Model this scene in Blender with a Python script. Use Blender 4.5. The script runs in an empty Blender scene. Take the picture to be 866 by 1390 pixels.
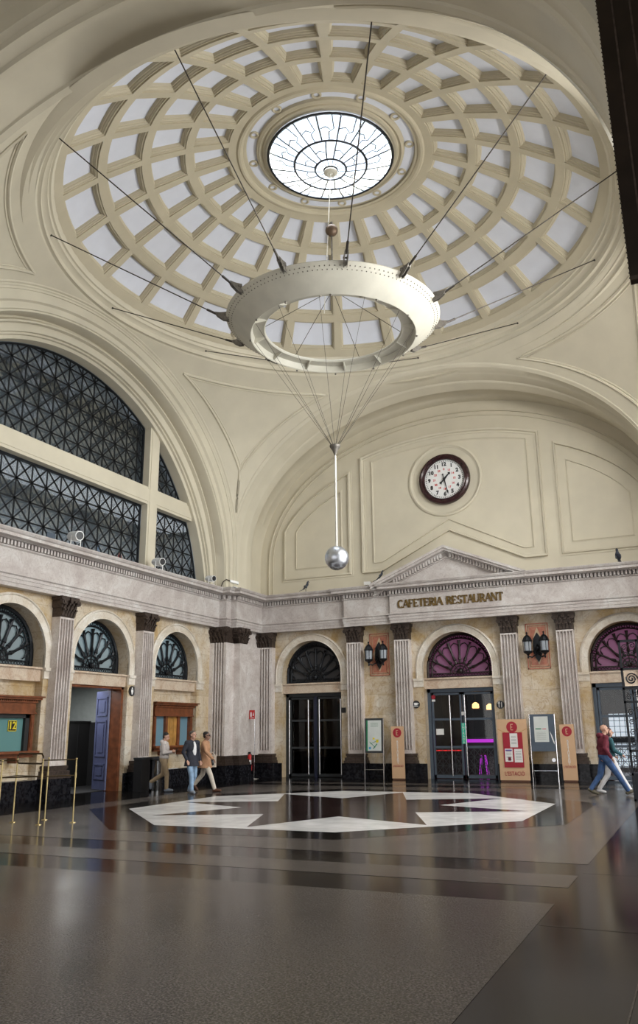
import bpy, bmesh, math, random
from math import pi, sin, cos, sqrt, radians, atan2, hypot
from mathutils import Vector, Matrix
random.seed(7)
K = 1.05                      # drawing units -> metres
SC = bpy.context.scene
COL = SC.collection
A, B = 8.17, 10.03            # left/right wall planes, back wall plane
ZC = 6.55                     # top of the lower cornice

# ------------------------------------------------------------------ materials
def newmat(name):
    m = bpy.data.materials.new(name); m.use_nodes = True
    nt = m.node_tree
    return m, nt, nt.nodes['Principled BSDF']
def setc(b, col, rough=.5, metal=0., spec=.5):
    b.inputs['Base Color'].default_value = (*col, 1)
    b.inputs['Roughness'].default_value = rough
    b.inputs['Metallic'].default_value = metal
    b.inputs['Specular IOR Level'].default_value = spec
def plain(name, col, rough=.5, metal=0., spec=.5, var=.08, scale=6., bump=0.):
    m, nt, b = newmat(name); setc(b, col, rough, metal, spec)
    tc = nt.nodes.new('ShaderNodeTexCoord')
    n = nt.nodes.new('ShaderNodeTexNoise'); n.inputs['Scale'].default_value = scale; n.inputs['Detail'].default_value = 5
    nt.links.new(tc.outputs['Object'], n.inputs['Vector'])
    r = nt.nodes.new('ShaderNodeValToRGB')
    r.color_ramp.elements[0].position = .3; r.color_ramp.elements[1].position = .7
    r.color_ramp.elements[0].color = (*[c*(1-var) for c in col], 1)
    r.color_ramp.elements[1].color = (*[min(1, c*(1+var)) for c in col], 1)
    nt.links.new(n.outputs['Fac'], r.inputs['Fac']); nt.links.new(r.outputs['Color'], b.inputs['Base Color'])
    if bump:
        bp = nt.nodes.new('ShaderNodeBump'); bp.inputs['Strength'].default_value = bump; bp.inputs['Distance'].default_value = .02
        nt.links.new(n.outputs['Fac'], bp.inputs['Height']); nt.links.new(bp.outputs['Normal'], b.inputs['Normal'])
    return m
def emis(name, col, s):
    m, nt, b = newmat(name); setc(b, col, .6)
    b.inputs['Emission Color'].default_value = (*col, 1); b.inputs['Emission Strength'].default_value = s
    return m
def marble(name, c1, c2, vein, scale=.9, rough=.35, blocks=True, veinamt=.5, c3=None):
    m, nt, b = newmat(name); setc(b, c1, rough)
    L = nt.links.new
    tc = nt.nodes.new('ShaderNodeTexCoord')
    n1 = nt.nodes.new('ShaderNodeTexNoise'); n1.inputs['Scale'].default_value = scale; n1.inputs['Detail'].default_value = 9; n1.inputs['Roughness'].default_value = .68
    n1.inputs['Distortion'].default_value = .8
    L(tc.outputs['Object'], n1.inputs['Vector'])
    r1 = nt.nodes.new('ShaderNodeValToRGB'); e = r1.color_ramp.elements
    e[0].position = .36; e[0].color = (*c2, 1); e[1].position = .56; e[1].color = (*c1, 1)
    if c3:
        q = r1.color_ramp.elements.new(.68); q.color = (*c3, 1)
    L(n1.outputs['Fac'], r1.inputs['Fac'])
    n2 = nt.nodes.new('ShaderNodeTexNoise'); n2.inputs['Scale'].default_value = scale*2.6; n2.inputs['Detail'].default_value = 8; n2.inputs['Distortion'].default_value = 2.2
    L(tc.outputs['Object'], n2.inputs['Vector'])
    r2 = nt.nodes.new('ShaderNodeValToRGB'); e = r2.color_ramp.elements
    e[0].position = .47; e[0].color = (0, 0, 0, 1); e[1].position = .5; e[1].color = (1, 1, 1, 1)
    q = r2.color_ramp.elements.new(.53); q.color = (0, 0, 0, 1)
    L(n2.outputs['Fac'], r2.inputs['Fac'])
    ml = nt.nodes.new('ShaderNodeMath'); ml.operation = 'MULTIPLY'; ml.inputs[1].default_value = veinamt
    L(r2.outputs['Color'], ml.inputs[0])
    mx = nt.nodes.new('ShaderNodeMix'); mx.data_type = 'RGBA'
    L(ml.outputs[0], mx.inputs['Factor']); L(r1.outputs['Color'], mx.inputs[6]); mx.inputs[7].default_value = (*vein, 1)
    out = mx.outputs[2]
    if blocks:
        sp = nt.nodes.new('ShaderNodeSeparateXYZ'); L(tc.outputs['Object'], sp.inputs[0])
        ad = nt.nodes.new('ShaderNodeMath'); ad.operation = 'ADD'; L(sp.outputs['X'], ad.inputs[0]); L(sp.outputs['Y'], ad.inputs[1])
        cb = nt.nodes.new('ShaderNodeCombineXYZ'); L(ad.outputs[0], cb.inputs['X']); L(sp.outputs['Z'], cb.inputs['Y'])
        bk = nt.nodes.new('ShaderNodeTexBrick'); bk.inputs['Scale'].default_value = 1
        bk.inputs['Brick Width'].default_value = 1.25; bk.inputs['Row Height'].default_value = .74
        bk.inputs['Mortar Size'].default_value = .007; bk.inputs['Color1'].default_value = (1, 1, 1, 1)
        bk.inputs['Color2'].default_value = (.78, .74, .68, 1); bk.inputs['Mortar'].default_value = (.6, .55, .48, 1)
        L(cb.outputs[0], bk.inputs['Vector'])
        m2 = nt.nodes.new('ShaderNodeMix'); m2.data_type = 'RGBA'; m2.blend_type = 'MULTIPLY'; m2.inputs['Factor'].default_value = .8
        L(out, m2.inputs[6]); L(bk.outputs['Color'], m2.inputs[7]); out = m2.outputs[2]
    L(out, b.inputs['Base Color'])
    return m
def granite(name, c1, c2, rough=.12, scale=90, spec=.5):
    m, nt, b = newmat(name); setc(b, c1, rough, 0, spec); L = nt.links.new
    tc = nt.nodes.new('ShaderNodeTexCoord')
    n = nt.nodes.new('ShaderNodeTexNoise'); n.inputs['Scale'].default_value = scale; n.inputs['Detail'].default_value = 3
    L(tc.outputs['Object'], n.inputs['Vector'])
    r = nt.nodes.new('ShaderNodeValToRGB'); e = r.color_ramp.elements
    e[0].position = .4; e[0].color = (*c1, 1); e[1].position = .62; e[1].color = (*c2, 1)
    L(n.outputs['Fac'], r.inputs['Fac'])
    n3 = nt.nodes.new('ShaderNodeTexNoise'); n3.inputs['Scale'].default_value = .7; n3.inputs['Detail'].default_value = 6
    L(tc.outputs['Object'], n3.inputs['Vector'])
    r3 = nt.nodes.new('ShaderNodeValToRGB'); r3.color_ramp.elements[0].color = (.65, .65, .65, 1); r3.color_ramp.elements[1].color = (1.2, 1.2, 1.2, 1)
    L(n3.outputs['Fac'], r3.inputs['Fac'])
    mm = nt.nodes.new('ShaderNodeMix'); mm.data_type = 'RGBA'; mm.blend_type = 'MULTIPLY'; mm.inputs['Factor'].default_value = 1
    L(r.outputs['Color'], mm.inputs[6]); L(r3.outputs['Color'], mm.inputs[7])
    L(mm.outputs[2], b.inputs['Base Color'])
    b.inputs['IOR'].default_value = 1.28
    mr = nt.nodes.new('ShaderNodeMapRange'); mr.inputs['To Min'].default_value = rough*.7; mr.inputs['To Max'].default_value = rough*1.6
    L(n3.outputs['Fac'], mr.inputs['Value']); L(mr.outputs[0], b.inputs['Roughness'])
    return m
def glass(name, tint, mixf=.35, rough=.03):
    m, nt, b = newmat(name); L = nt.links.new
    out = nt.nodes['Material Output']; nt.nodes.remove(b)
    t = nt.nodes.new('ShaderNodeBsdfTransparent'); t.inputs['Color'].default_value = (*tint, 1)
    g = nt.nodes.new('ShaderNodeBsdfGlossy'); g.inputs['Roughness'].default_value = rough
    f = nt.nodes.new('ShaderNodeFresnel'); f.inputs['IOR'].default_value = 1.5
    ml = nt.nodes.new('ShaderNodeMath'); ml.operation = 'MULTIPLY_ADD'; ml.inputs[1].default_value = mixf; ml.inputs[2].default_value = .0
    L(f.outputs[0], ml.inputs[0])
    mx = nt.nodes.new('ShaderNodeMixShader'); L(ml.outputs[0], mx.inputs[0]); L(t.outputs[0], mx.inputs[1]); L(g.outputs[0], mx.inputs[2])
    L(mx.outputs[0], out.inputs['Surface'])
    return m
def frosted(name, col, trans=.6):
    m, nt, b = newmat(name); L = nt.links.new
    out = nt.nodes['Material Output']; setc(b, col, .25)
    t = nt.nodes.new('ShaderNodeBsdfTranslucent'); t.inputs['Color'].default_value = (*col, 1)
    mx = nt.nodes.new('ShaderNodeMixShader'); mx.inputs[0].default_value = trans
    L(b.outputs[0], mx.inputs[1]); L(t.outputs[0], mx.inputs[2]); L(mx.outputs[0], out.inputs['Surface'])
    return m
M = dict(
    ent=marble('grey_lilac_marble', (.54, .50, .475), (.43, .38, .36), (.26, .19, .17), 1.3, .42, False, .4, (.62, .60, .58)),
    arch=marble('warm_arch_marble', (.70, .65, .57), (.56, .48, .38), (.36, .26, .18), 1.6, .4, False, .35, (.78, .75, .70)),
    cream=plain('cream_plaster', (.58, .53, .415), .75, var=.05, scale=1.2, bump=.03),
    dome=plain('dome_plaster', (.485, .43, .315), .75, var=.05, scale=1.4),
    panel=plain('coffer_white', (.68, .70, .78), .8, var=.03, scale=2),
    stone=marble('lilac_marble', (.68, .63, .60), (.52, .46, .43), (.32, .22, .20), 1.3, .42, False, .4, (.78, .75, .73)),
    wall=marble('ochre_marble', (.66, .58, .465), (.50, .355, .17), (.30, .16, .06), .75, .36, True, .45, (.72, .68, .60)),
    lintel=marble('pink_marble', (.62, .52, .41), (.47, .33, .23), (.24, .12, .09), 2.2, .36, False, .4),
    black=granite('black_marble', (.006, .006, .008), (.02, .02, .024), .15, 12),
    fgrey=granite('floor_grey_granite', (.040, .035, .033), (.150, .135, .126), .17, 60, .4),
    fdark=granite('floor_dark_granite', (.004, .0035, .0035), (.008, .007, .007), .12, 60, .4),
    fbrown=granite('floor_brown_marble', (.014, .007, .007), (.030, .016, .016), .12, 20, .3),
    fwhite=granite('floor_white_marble', (.74, .74, .75), (.86, .86, .87), .14, 3, .3),
    bronze=plain('aged_bronze', (.055, .038, .03), .5, .3, var=.4, scale=14, bump=.3),
    iron=plain('wrought_iron', (.012, .014, .018), .4, .5, var=.3, scale=10),
    ironb=plain('brown_wrought_iron', (.022, .014, .014), .4, .5, var=.3, scale=10),
    wood=plain('red_brown_wood', (.17, .055, .022), .35, var=.35, scale=5),
    woodl=plain('honey_wood', (.42, .22, .06), .45, var=.3, scale=4),
    gold=plain('gilded_brass', (.16, .10, .03), .5, .4, var=.2, scale=20),
    brass=plain('polished_brass', (.50, .40, .20), .34, 1., var=.15, scale=9),
    darkbrass=plain('tarnished_brass', (.10, .07, .035), .35, .9, var=.3, scale=9),
    chrome=plain('brushed_steel', (.62, .62, .64), .18, 1., var=.05, scale=9),
    ball=plain('polished_steel', (.62, .65, .71), .36, 1., var=.12, scale=7),
    ringp=plain('ring_paint', (.56, .535, .455), .45, var=.07, scale=2.2),
    steel=plain('dark_steel', (.16, .145, .125), .5, .4, var=.3, scale=14),
    cable=plain('steel_cable', (.05, .042, .035), .5, .6),
    wcable=plain('white_cable', (.7, .68, .62), .5),
    black_p=plain('black_paint', (.012, .012, .014), .4),
    white_p=plain('white_paint', (.78, .78, .77), .5, var=.02),
    red_p=plain('red_paint', (.55, .02, .02), .4),
    bluegrey=plain('blue_grey_metal', (.075, .10, .135), .4, .3),
    darkgrey=plain('dark_grey_metal', (.04, .045, .05), .4, .3),
    doorblue=plain('violet_blue_door_paint', (.095, .11, .21), .3, var=.15, scale=4),
    kraft=plain('kraft_board', (.62, .40, .24), .6, var=.04, scale=3),
    crimson=plain('crimson_print', (.36, .012, .03), .5, var=.03),
    maroon=plain('maroon_cloth', (.13, .014, .030), .85, var=.25, scale=12),
    qr=plain('pale_blue_print', (.30, .42, .60), .5),
    posterw=plain('poster_paper', (.62, .66, .64), .5, var=.03),
    green_p=plain('green_print', (.02, .20, .09), .5),
    yellow_p=plain('yellow_print', (.75, .62, .03), .5),
    teal=frosted('teal_glass', (.16, .34, .34), .3),
    blueglass=frosted('pale_blue_blind', (.22, .38, .48), .3),
    lun=frosted('frosted_blue_grey_glass', (.42, .50, .53), .45),
    lundark=frosted('smoked_glass', (.07, .07, .075), .3),
    lunpur=frosted('mauve_glass', (.50, .26, .42), .6),
    clear=glass('clear_glass', (.85, .88, .90), .55),
    skyglass=frosted('opal_skylight_glass', (.88, .94, 1.), .5),
    smoke=glass('smoked_door_glass', (.35, .34, .32), .8),
    inner=plain('gallery_grey', (.36, .38, .39), .8, var=.2, scale=1),
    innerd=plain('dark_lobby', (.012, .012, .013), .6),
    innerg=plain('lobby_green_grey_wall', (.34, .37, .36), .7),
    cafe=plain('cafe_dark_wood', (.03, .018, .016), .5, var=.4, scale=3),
    cafefloor=plain('cafe_red_floor', (.16, .06, .07), .25),
    skin=plain('skin', (.50, .29, .21), .5, var=.04), skin2=plain('deep_skin', (.22, .12, .08), .5, var=.05),
    hair=plain('dark_hair', (.015, .011, .009), .6, var=.4, scale=40), hairg=plain('greying_hair', (.10, .085, .075), .7, var=.4, scale=40),
    offw=plain('off_white_cloth', (.55, .50, .48), .85, var=.06, scale=15), khaki=plain('khaki_cloth', (.36, .27, .17), .85, var=.1, scale=15),
    navy=plain('navy_cloth', (.018, .020, .032), .8, var=.3, scale=15), denim=plain('light_denim', (.24, .36, .52), .85, var=.2, scale=9),
    denimd=plain('blue_denim', (.045, .10, .24), .85, var=.25, scale=9), tan=plain('camel_cloth', (.42, .23, .13), .85, var=.12, scale=12),
    creamc=plain('cream_trouser_cloth', (.60, .54, .46), .85, var=.08, scale=12), whitec=plain('white_cloth', (.74, .74, .76), .85, var=.05, scale=12),
    shoe=plain('grey_sneaker', (.22, .25, .30), .6, var=.2), shoeb=plain('brown_leather', (.10, .04, .02), .5), shoed=plain('olive_shoe', (.10, .09, .06), .6),
    tealc=plain('teal_cloth', (.02, .09, .11), .8, var=.2), pinkd=plain('dark_auburn_hair', (.06, .02, .02), .6),
    lampglow=emis('lamp_glow', (1., .55, .20), 3.2), pink=emis('magenta_glow', (.65, .04, .75), 1.1), redl=emis('red_neon', (1., .03, .03), 1.5),
    daylit=emis('daylit_window', (.80, .88, .95), 1.0), greens=emis('green_sign', (.03, .42, .28), .35), spot=emis('ceiling_spot', (1., .9, .7), 4),
    mosr=marble('salmon_marble', (.46, .17, .10), (.36, .10, .06), (.5, .35, .25), 5, .35, False, .4), mosc=marble('cream_marble', (.55, .44, .30), (.45, .30, .17), (.4, .3, .2), 4, .35, False, .3),
    lglass=frosted('frosted_lantern_glass', (.55, .60, .66), .4),
)

def opal():
    m, nt, b = newmat('leaded_skylight_glass'); L = nt.links.new; out = nt.nodes['Material Output']; nt.nodes.remove(b)
    t = nt.nodes.new('ShaderNodeBsdfTransparent'); t.inputs['Color'].default_value = (.92, .96, 1, 1)
    g = nt.nodes.new('ShaderNodeBsdfTranslucent'); g.inputs['Color'].default_value = (.86, .93, 1, 1)
    mx = nt.nodes.new('ShaderNodeMixShader'); mx.inputs[0].default_value = .16
    L(t.outputs[0], mx.inputs[1]); L(g.outputs[0], mx.inputs[2]); L(mx.outputs[0], out.inputs['Surface']); return m
M['skyglass'] = opal()
# ------------------------------------------------------------------ mesh builder
class MB:
    def __init__(s): s.v = []; s.f = []; s.m = []
    def add(s, vs, fs, mi=0):
        o = len(s.v); s.v += [tuple(v) for v in vs]
        for f in fs: s.f.append(tuple(i+o for i in f)); s.m.append(mi)
        return s
    def box(s, x0, x1, y0, y1, z0, z1, mi=0):
        vs = [(x, y, z) for x in (x0, x1) for y in (y0, y1) for z in (z0, z1)]
        return s.add(vs, [(0, 1, 3, 2), (4, 6, 7, 5), (0, 4, 5, 1), (2, 3, 7, 6), (0, 2, 6, 4), (1, 5, 7, 3)], mi)
    def obox(s, c, ax, ay, az, mi=0):   # centre and three half-axis vectors
        c, ax, ay, az = map(Vector, (c, ax, ay, az))
        vs = [c+ax*i+ay*j+az*k for i in (-1, 1) for j in (-1, 1) for k in (-1, 1)]
        return s.add(vs, [(0, 1, 3, 2), (4, 6, 7, 5), (0, 4, 5, 1), (2, 3, 7, 6), (0, 2, 6, 4), (1, 5, 7, 3)], mi)
    def bar(s, p, q, w, t=None, up=(0, 0, 1), mi=0):
        p, q = Vector(p), Vector(q); d = (q-p)
        if d.length < 1e-6: return s
        dn = d.normalized(); u = Vector(up)
        if abs(dn.dot(u)) > .99: u = Vector((1, 0, 0))
        a = dn.cross(u).normalized(); b = a.cross(dn)
        return s.obox((p+q)/2, d/2, a*w/2, b*(t or w)/2, mi)
    def grid(s, rings, closed=False, mi=0, cap=False):
        n = len(rings[0]); o = len(s.v)
        for r in rings: s.v += [tuple(p) for p in r]
        for i in range(len(rings)-1):
            for j in range(n if closed else n-1):
                k = (j+1) % n
                s.f.append((o+i*n+j, o+i*n+k, o+(i+1)*n+k, o+(i+1)*n+j)); s.m.append(mi)
        if cap:
            s.f.append(tuple(o+j for j in range(n))[::-1]); s.m.append(mi)
            s.f.append(tuple(o+(len(rings)-1)*n+j for j in range(n))); s.m.append(mi)
        return s
    def cyl(s, p, q, r, r2=None, n=10, mi=0):
        p, q = Vector(p), Vector(q); d = (q-p).normalized()
        u = Vector((0, 0, 1)) if abs(d.z) < .9 else Vector((1, 0, 0))
        a = d.cross(u).normalized(); b = d.cross(a); r2 = r if r2 is None else r2
        return s.grid([[P+(a*cos(t)+b*sin(t))*R for t in [2*pi*i/n for i in range(n)]] for P, R in ((p, r), (q, r2))], True, mi, True)
    def tube(s, pts, r, n=8, closed=False, mi=0):
        pts = [Vector(p) for p in pts]; rings = []; N = len(pts)
        for i, p in enumerate(pts):
            a = pts[i-1] if (i or closed) else p; b = pts[(i+1) % N] if (i < N-1 or closed) else p
            d = (b-a).normalized(); u = Vector((0, 0, 1)) if abs(d.z) < .95 else Vector((1, 0, 0))
            x = d.cross(u).normalized(); y = d.cross(x)
            rr = r[i] if isinstance(r, (list, tuple)) else r
            rings.append([p+(x*cos(t)+y*sin(t))*rr for t in [2*pi*k/n for k in range(n)]])
        if closed: rings.append(rings[0])
        return s.grid(rings, True, mi, not closed)
    def lathe(s, prof, n=24, c=(0, 0, 0), mi=0, t0=0, t1=2*pi, axis='z'):
        full = abs(t1-t0-2*pi) < 1e-6; rings = []
        for r, z in prof:
            ring = []
            for i in range(n if full else n+1):
                t = t0+(t1-t0)*i/n
                if axis == 'z': p = (c[0]+r*cos(t), c[1]+r*sin(t), c[2]+z)
                elif axis == 'y': p = (c[0]+r*cos(t), c[1]+z, c[2]+r*sin(t))
                else: p = (c[0]+z, c[1]+r*cos(t), c[2]+r*sin(t))
                ring.append(p)
            rings.append(ring)
        return s.grid(rings, full, mi)
    def ball(s, c, r, n=16, m=10, sc=(1, 1, 1), mi=0):
        rings = [[(c[0]+max(r*sin(pi*i/m), 1e-4)*cos(2*pi*j/n)*sc[0], c[1]+max(r*sin(pi*i/m), 1e-4)*sin(2*pi*j/n)*sc[1], c[2]+r*cos(pi*i/m)*sc[2]) for j in range(n)] for i in range(m+1)]
        return s.grid(rings, True, mi, True)
    def prism(s, poly, f, d0, d1, mi=0):   # poly [(u,z)], f(u,d,z)->xyz
        n = len(poly); vs = [f(u, d0, z) for u, z in poly]+[f(u, d1, z) for u, z in poly]
        fs = [tuple(range(n)), tuple(range(2*n-1, n-1, -1))]+[(i, (i+1) % n, (i+1) % n+n, i+n) for i in range(n)]
        return s.add(vs, fs, mi)
    def mesh(s, T=None):
        if T is not None: s.v = [tuple(T @ Vector(v)) for v in s.v]
        return s
    def build(s, name, mats, parent=None, smooth=False, origin=None):
        me = bpy.data.meshes.new(name)
        o = Vector(origin) if origin is not None else Vector((0, 0, 0))
        me.from_pydata([tuple((Vector(v)-o)*K) for v in s.v], [], s.f)
        if not isinstance(mats, (list, tuple)): mats = [mats]
        for m in mats: me.materials.append(M[m] if isinstance(m, str) else m)
        for p, i in zip(me.polygons, s.m): p.material_index = i
        bm = bmesh.new(); bm.from_mesh(me); bmesh.ops.recalc_face_normals(bm, faces=bm.faces); bm.to_mesh(me); bm.free()
        if smooth:
            me.polygons.foreach_set('use_smooth', [True]*len(me.polygons))
            me.set_sharp_from_angle(angle=radians(38))
        ob = bpy.data.objects.new(name, me); COL.objects.link(ob)
        ob.location = o*K
        if parent: ob.parent = parent
        return ob
def thing(name, loc=(0, 0, 0), rz=0, label=None, cat=None, group=None, kind=None):
    o = bpy.data.objects.new(name, None); COL.objects.link(o); o.empty_display_size = .1
    o.location = Vector(loc)*K; o.rotation_euler = (0, 0, rz)
    return tag(o, label, cat, group, kind)
def tag(o, label=None, cat=None, group=None, kind=None):
    if label: o['label'] = label
    if cat: o['category'] = cat
    if group: o['group'] = group
    if kind: o['kind'] = kind
    return o
def dup(o, parent=None, loc=None, rz=None, label=None):
    c = o.copy(); COL.objects.link(c); c.parent = parent
    if loc is not None: c.location = Vector(loc)*K
    if rz is not None: c.rotation_euler = (0, 0, rz)
    if label: c['label'] = label
    for ch in list(o.children): dup(ch, c)
    return c
# wall frames: (u along wall, d out into the hall, z)
FB = lambda u, d, z: (u, B-d, z)
FL = lambda u, d, z: (-A+d, u, z)
FR = lambda u, d, z: (A-d, u, z)
def wbox(mb, F, u0, u1, d0, d1, z0, z1, mi=0):
    return mb.prism([(u0, z0), (u1, z0), (u1, z1), (u0, z1)], F, d0, d1, mi)
def arcpts(cu, cz, r, a0, a1, n):
    return [(cu+r*cos(a0+(a1-a0)*i/n), cz+r*sin(a0+(a1-a0)*i/n)) for i in range(n+1)]
def textmesh(txt, size, depth=.004, bold=0., align='CENTER'):
    cu = bpy.data.curves.new('t', 'FONT'); cu.body = txt; cu.size = size; cu.extrude = depth; cu.offset = bold
    cu.align_x = align; cu.align_y = 'CENTER'; cu.resolution_u = 3
    ob = bpy.data.objects.new('t', cu); COL.objects.link(ob)
    bpy.context.view_layer.update()
    dg = bpy.context.evaluated_depsgraph_get(); me = bpy.data.meshes.new_from_object(ob.evaluated_get(dg))
    vs = [tuple(v.co) for v in me.vertices]; fs = [tuple(p.vertices) for p in me.polygons]
    bpy.data.objects.remove(ob); bpy.data.curves.remove(cu); bpy.data.meshes.remove(me)
    return vs, fs
def addtext(mb, txt, size, f, mi=0, **k):      # f maps (tx, ty, tz)->xyz
    vs, fs = textmesh(txt, size, **k); mb.add([f(*v) for v in vs], fs, mi); return mb

# ------------------------------------------------------------------ floor
def build_floor():
    mb = MB()
    mb.box(-A-3, A+3, -26, 16.5, -.3, 0, 1)
    def sheet(poly, z, mi): mb.add([(x, y, z) for x, y in poly], [tuple(range(len(poly)))], mi)
    sheet([(-6, -6.26), (6, -6.26), (6, 6.26), (-6, 6.26)], .002, 0)
    for s in (-1, 1):
        y0, y1 = sorted((s*7.09, s*7.85)); sheet([(-6, y0), (6, y0), (6, y1), (-6, y1)], .002, 0)
    sheet([(-6, -24), (6, -24), (6, -8.7), (-6, -8.7)], .002, 0)
    R8 = lambda R: [(R*cos(radians(22.5+45*k)), R*sin(radians(22.5+45*k))) for k in range(8)]
    sheet(R8(5.55), .004, 1); sheet(R8(4.664), .006, 3)
    st = []
    for k in range(16):
        a = radians(22.5*k); r = 4.08 if k % 2 == 0 else 2.15
        st.append((r*cos(a), r*sin(a)))
    # star drawn as triangles from its centre
    vs = [(0, 0, .008)]+[(x, y, .008) for x, y in st]
    mb.add(vs, [(0, i+1, (i+1) % 16+1) for i in range(16)], 2)
    # thin joints of the paving in the dark right hand band
    for y in (-9.6, -6.9, -4.2, -1.5, 1.2, 3.9): sheet([(6.02, y), (A, y), (A, y+.012), (6.02, y+.012)], .003, 0)
    sheet([(6.9, -24), (6.912, -24), (6.912, 9), (6.9, 9)], .003, 0)
    tag(mb.build('floor', ['fgrey', 'fdark', 'fbrown', 'fwhite']), kind='structure')
build_floor()

# ------------------------------------------------------------------ lower walls with arched openings
W, ZA = 1.2, 3.64        # half width and centre height of every arch
def arched_wall(name, F, u0, u1, centres, top, mat='wall', thick=.62):
    poly = [(u0, 0)]
    for c in centres:
        poly += [(c-W, 0)]+[(c+W*cos(pi-t), ZA+W*sin(pi-t)) for t in [pi*i/28 for i in range(29)]]+[(c+W, 0)]
    poly += [(u1, 0), (u1, top), (u0, top)]
    mb = MB(); mb.prism(poly, F, 0, -thick)
    return tag(mb.build(name, mat), kind='structure')
CB_ = (-5.507, 0, 5.507); CL_ = (-5.44, -1.86, 1.636, 5.331)
arched_wall('wall_back', FB, -A-.4, A+.4, CB_, 6.2)
arched_wall('wall_left', FL, -7.6, B+.2, CL_, 6.2)
arched_wall('wall_right', FR, -7.6, B+.2, CL_, 6.2)

def archivolt(F, c, n):
    mb = MB()
    secs = [(W+.27, 0), (W+.27, .05), (W+.22, .085), (W+.20, .05), (W+.03, .04), (W, .06), (W, -.02)]
    rings = []
    for r, d in secs:
        pts = [(c+r, 3.3)]+[(c+r*cos(t), ZA+r*sin(t)) for t in [pi*i/32 for i in range(33)]]+[(c-r, 3.3)]
        rings.append([F(u, d, z) for u, z in pts])
    mb.grid(rings)
    for s in (-1, 1):       # imposts and jamb facing
        a, b = sorted((c+s*(W-.0), c+s*(W+.36)))
        wbox(mb, F, a, b, 0, .10, 3.22, 3.30); wbox(mb, F, a, b-.0, 0, .06, 3.02, 3.22)
        a, b = sorted((c+s*W, c+s*(W+.30))); wbox(mb, F, a, b, 0, .03, 0.5, 3.02, 1)
    tag(mb.build('trim_%d' % n, ['arch', 'wall']), kind='structure')
n = 1
for c in CB_: archivolt(FB, c, n); n += 1
for c in CL_[1:]: archivolt(FL, c, n); n += 1
# marble lintels inside the arches
for F, cs in ((FB, CB_), (FL, CL_[1:])):
    for c in cs:
        mb = MB(); wbox(mb, F, c-W, c+W, -.5, -.06, 2.95, 3.26); wbox(mb, F, c-W, c+W, -.5, 0, 3.26, 3.31)
        tag(mb.build('trim_%d' % n, 'lintel'), kind='structure'); n += 1
# infill under the two ticket-window arches
for c in (CL_[1], CL_[3]):
    mb = MB(); wbox(mb, FL, c-W, c+W, -.5, -.22, .5, 2.95); tag(mb.build('trim_%d' % n, 'wall'), kind='structure'); n += 1
# black marble wall base
def base_runs(F, runs):
    mb = MB()
    for a, b in runs:
        wbox(mb, F, a, b, 0, .07, 0, .5); wbox(mb, F, a, b, .07, .10, 0, .12)
    return mb
tag(base_runs(FB, [(-7.6, -5.507-W), (-5.507+W, -W), (W, 5.507-W), (5.507+W, A)]).build('baseboard_back', 'black'), kind='structure')
mb = base_runs(FL, [(-7.6, CL_[2]-W), (CL_[2]+W, 7.4)]); tag(mb.build('baseboard_left', 'black'), kind='structure')

# ------------------------------------------------------------------ entablature swept round the hall
def sweep(path, prof, mb, mi=0):
    P = [Vector(p) for p in path]; N = len(P); nrm = []
    for i in range(N-1):
        d = (P[i+1]-P[i]).normalized(); nrm.append(Vector((d.y, -d.x)))
    mit = []
    for i in range(N):
        if i == 0: m = nrm[0]
        elif i == N-1: m = nrm[-1]
        else:
            m = (nrm[i-1]+nrm[i]); m = m/max(m.dot(nrm[i]), .2)
        mit.append(m)
    rings = [[(P[i].x+mit[i].x*o, P[i].y+mit[i].y*o, z) for i in range(N)] for o, z in prof]
    mb.grid(rings, False, mi)
PROF = [(-.25, 5.20), (0, 5.20), (0, 5.30), (.02, 5.30), (.02, 5.40), (.04, 5.40), (.04, 5.47), (.08, 5.50), (.08, 5.53), (0, 5.55), (0, 6.14), (.05, 6.17), (.06, 6.20), (-.05, 6.20),
        (-.05, 6.34), (.13, 6.345), (.16, 6.37), (.34, 6.375), (.34, 6.45), (.38, 6.47), (.42, 6.53), (.42, 6.55), (-.6, 6.56)]
yb = B-.34
PATH = [(-A+.27, -7.6), (-A+.27, 7.45), (-7.6, 7.45), (-7.6, 7.75), (-7.36, 7.75), (-7.40, yb), (-3.95, yb), (-3.95, yb-.15), (-2.14, yb-.15), (-2.14, yb-.27), (A+.2, yb-.27)]
mb = MB(); sweep(PATH, PROF, mb)
tag(mb.build('trim_%d' % n, 'ent'), kind='structure'); n += 1
mb = MB(); sweep([(A-.27, B), (A-.27, -7.6)], PROF, mb); tag(mb.build('trim_%d' % n, 'ent'), kind='structure'); n += 1
# dentils
mb = MB()
for (x0, y0), (x1, y1) in zip(PATH[:-1], PATH[1:]):
    L = hypot(x1-x0, y1-y0); dx, dy = (x1-x0)/L, (y1-y0)/L; nx, ny = dy, -dx; k = int(L/.115)
    for i in range(k):
        t = (i+.5)*L/k
        mb.obox((x0+dx*t+nx*.06, y0+dy*t+ny*.06, 6.27), (dx*.032, dy*.032, 0), (nx*.05, ny*.05, 0), (0, 0, .062))
tag(mb.build('trim_%d' % n, 'ent'), kind='structure'); n += 1

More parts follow.
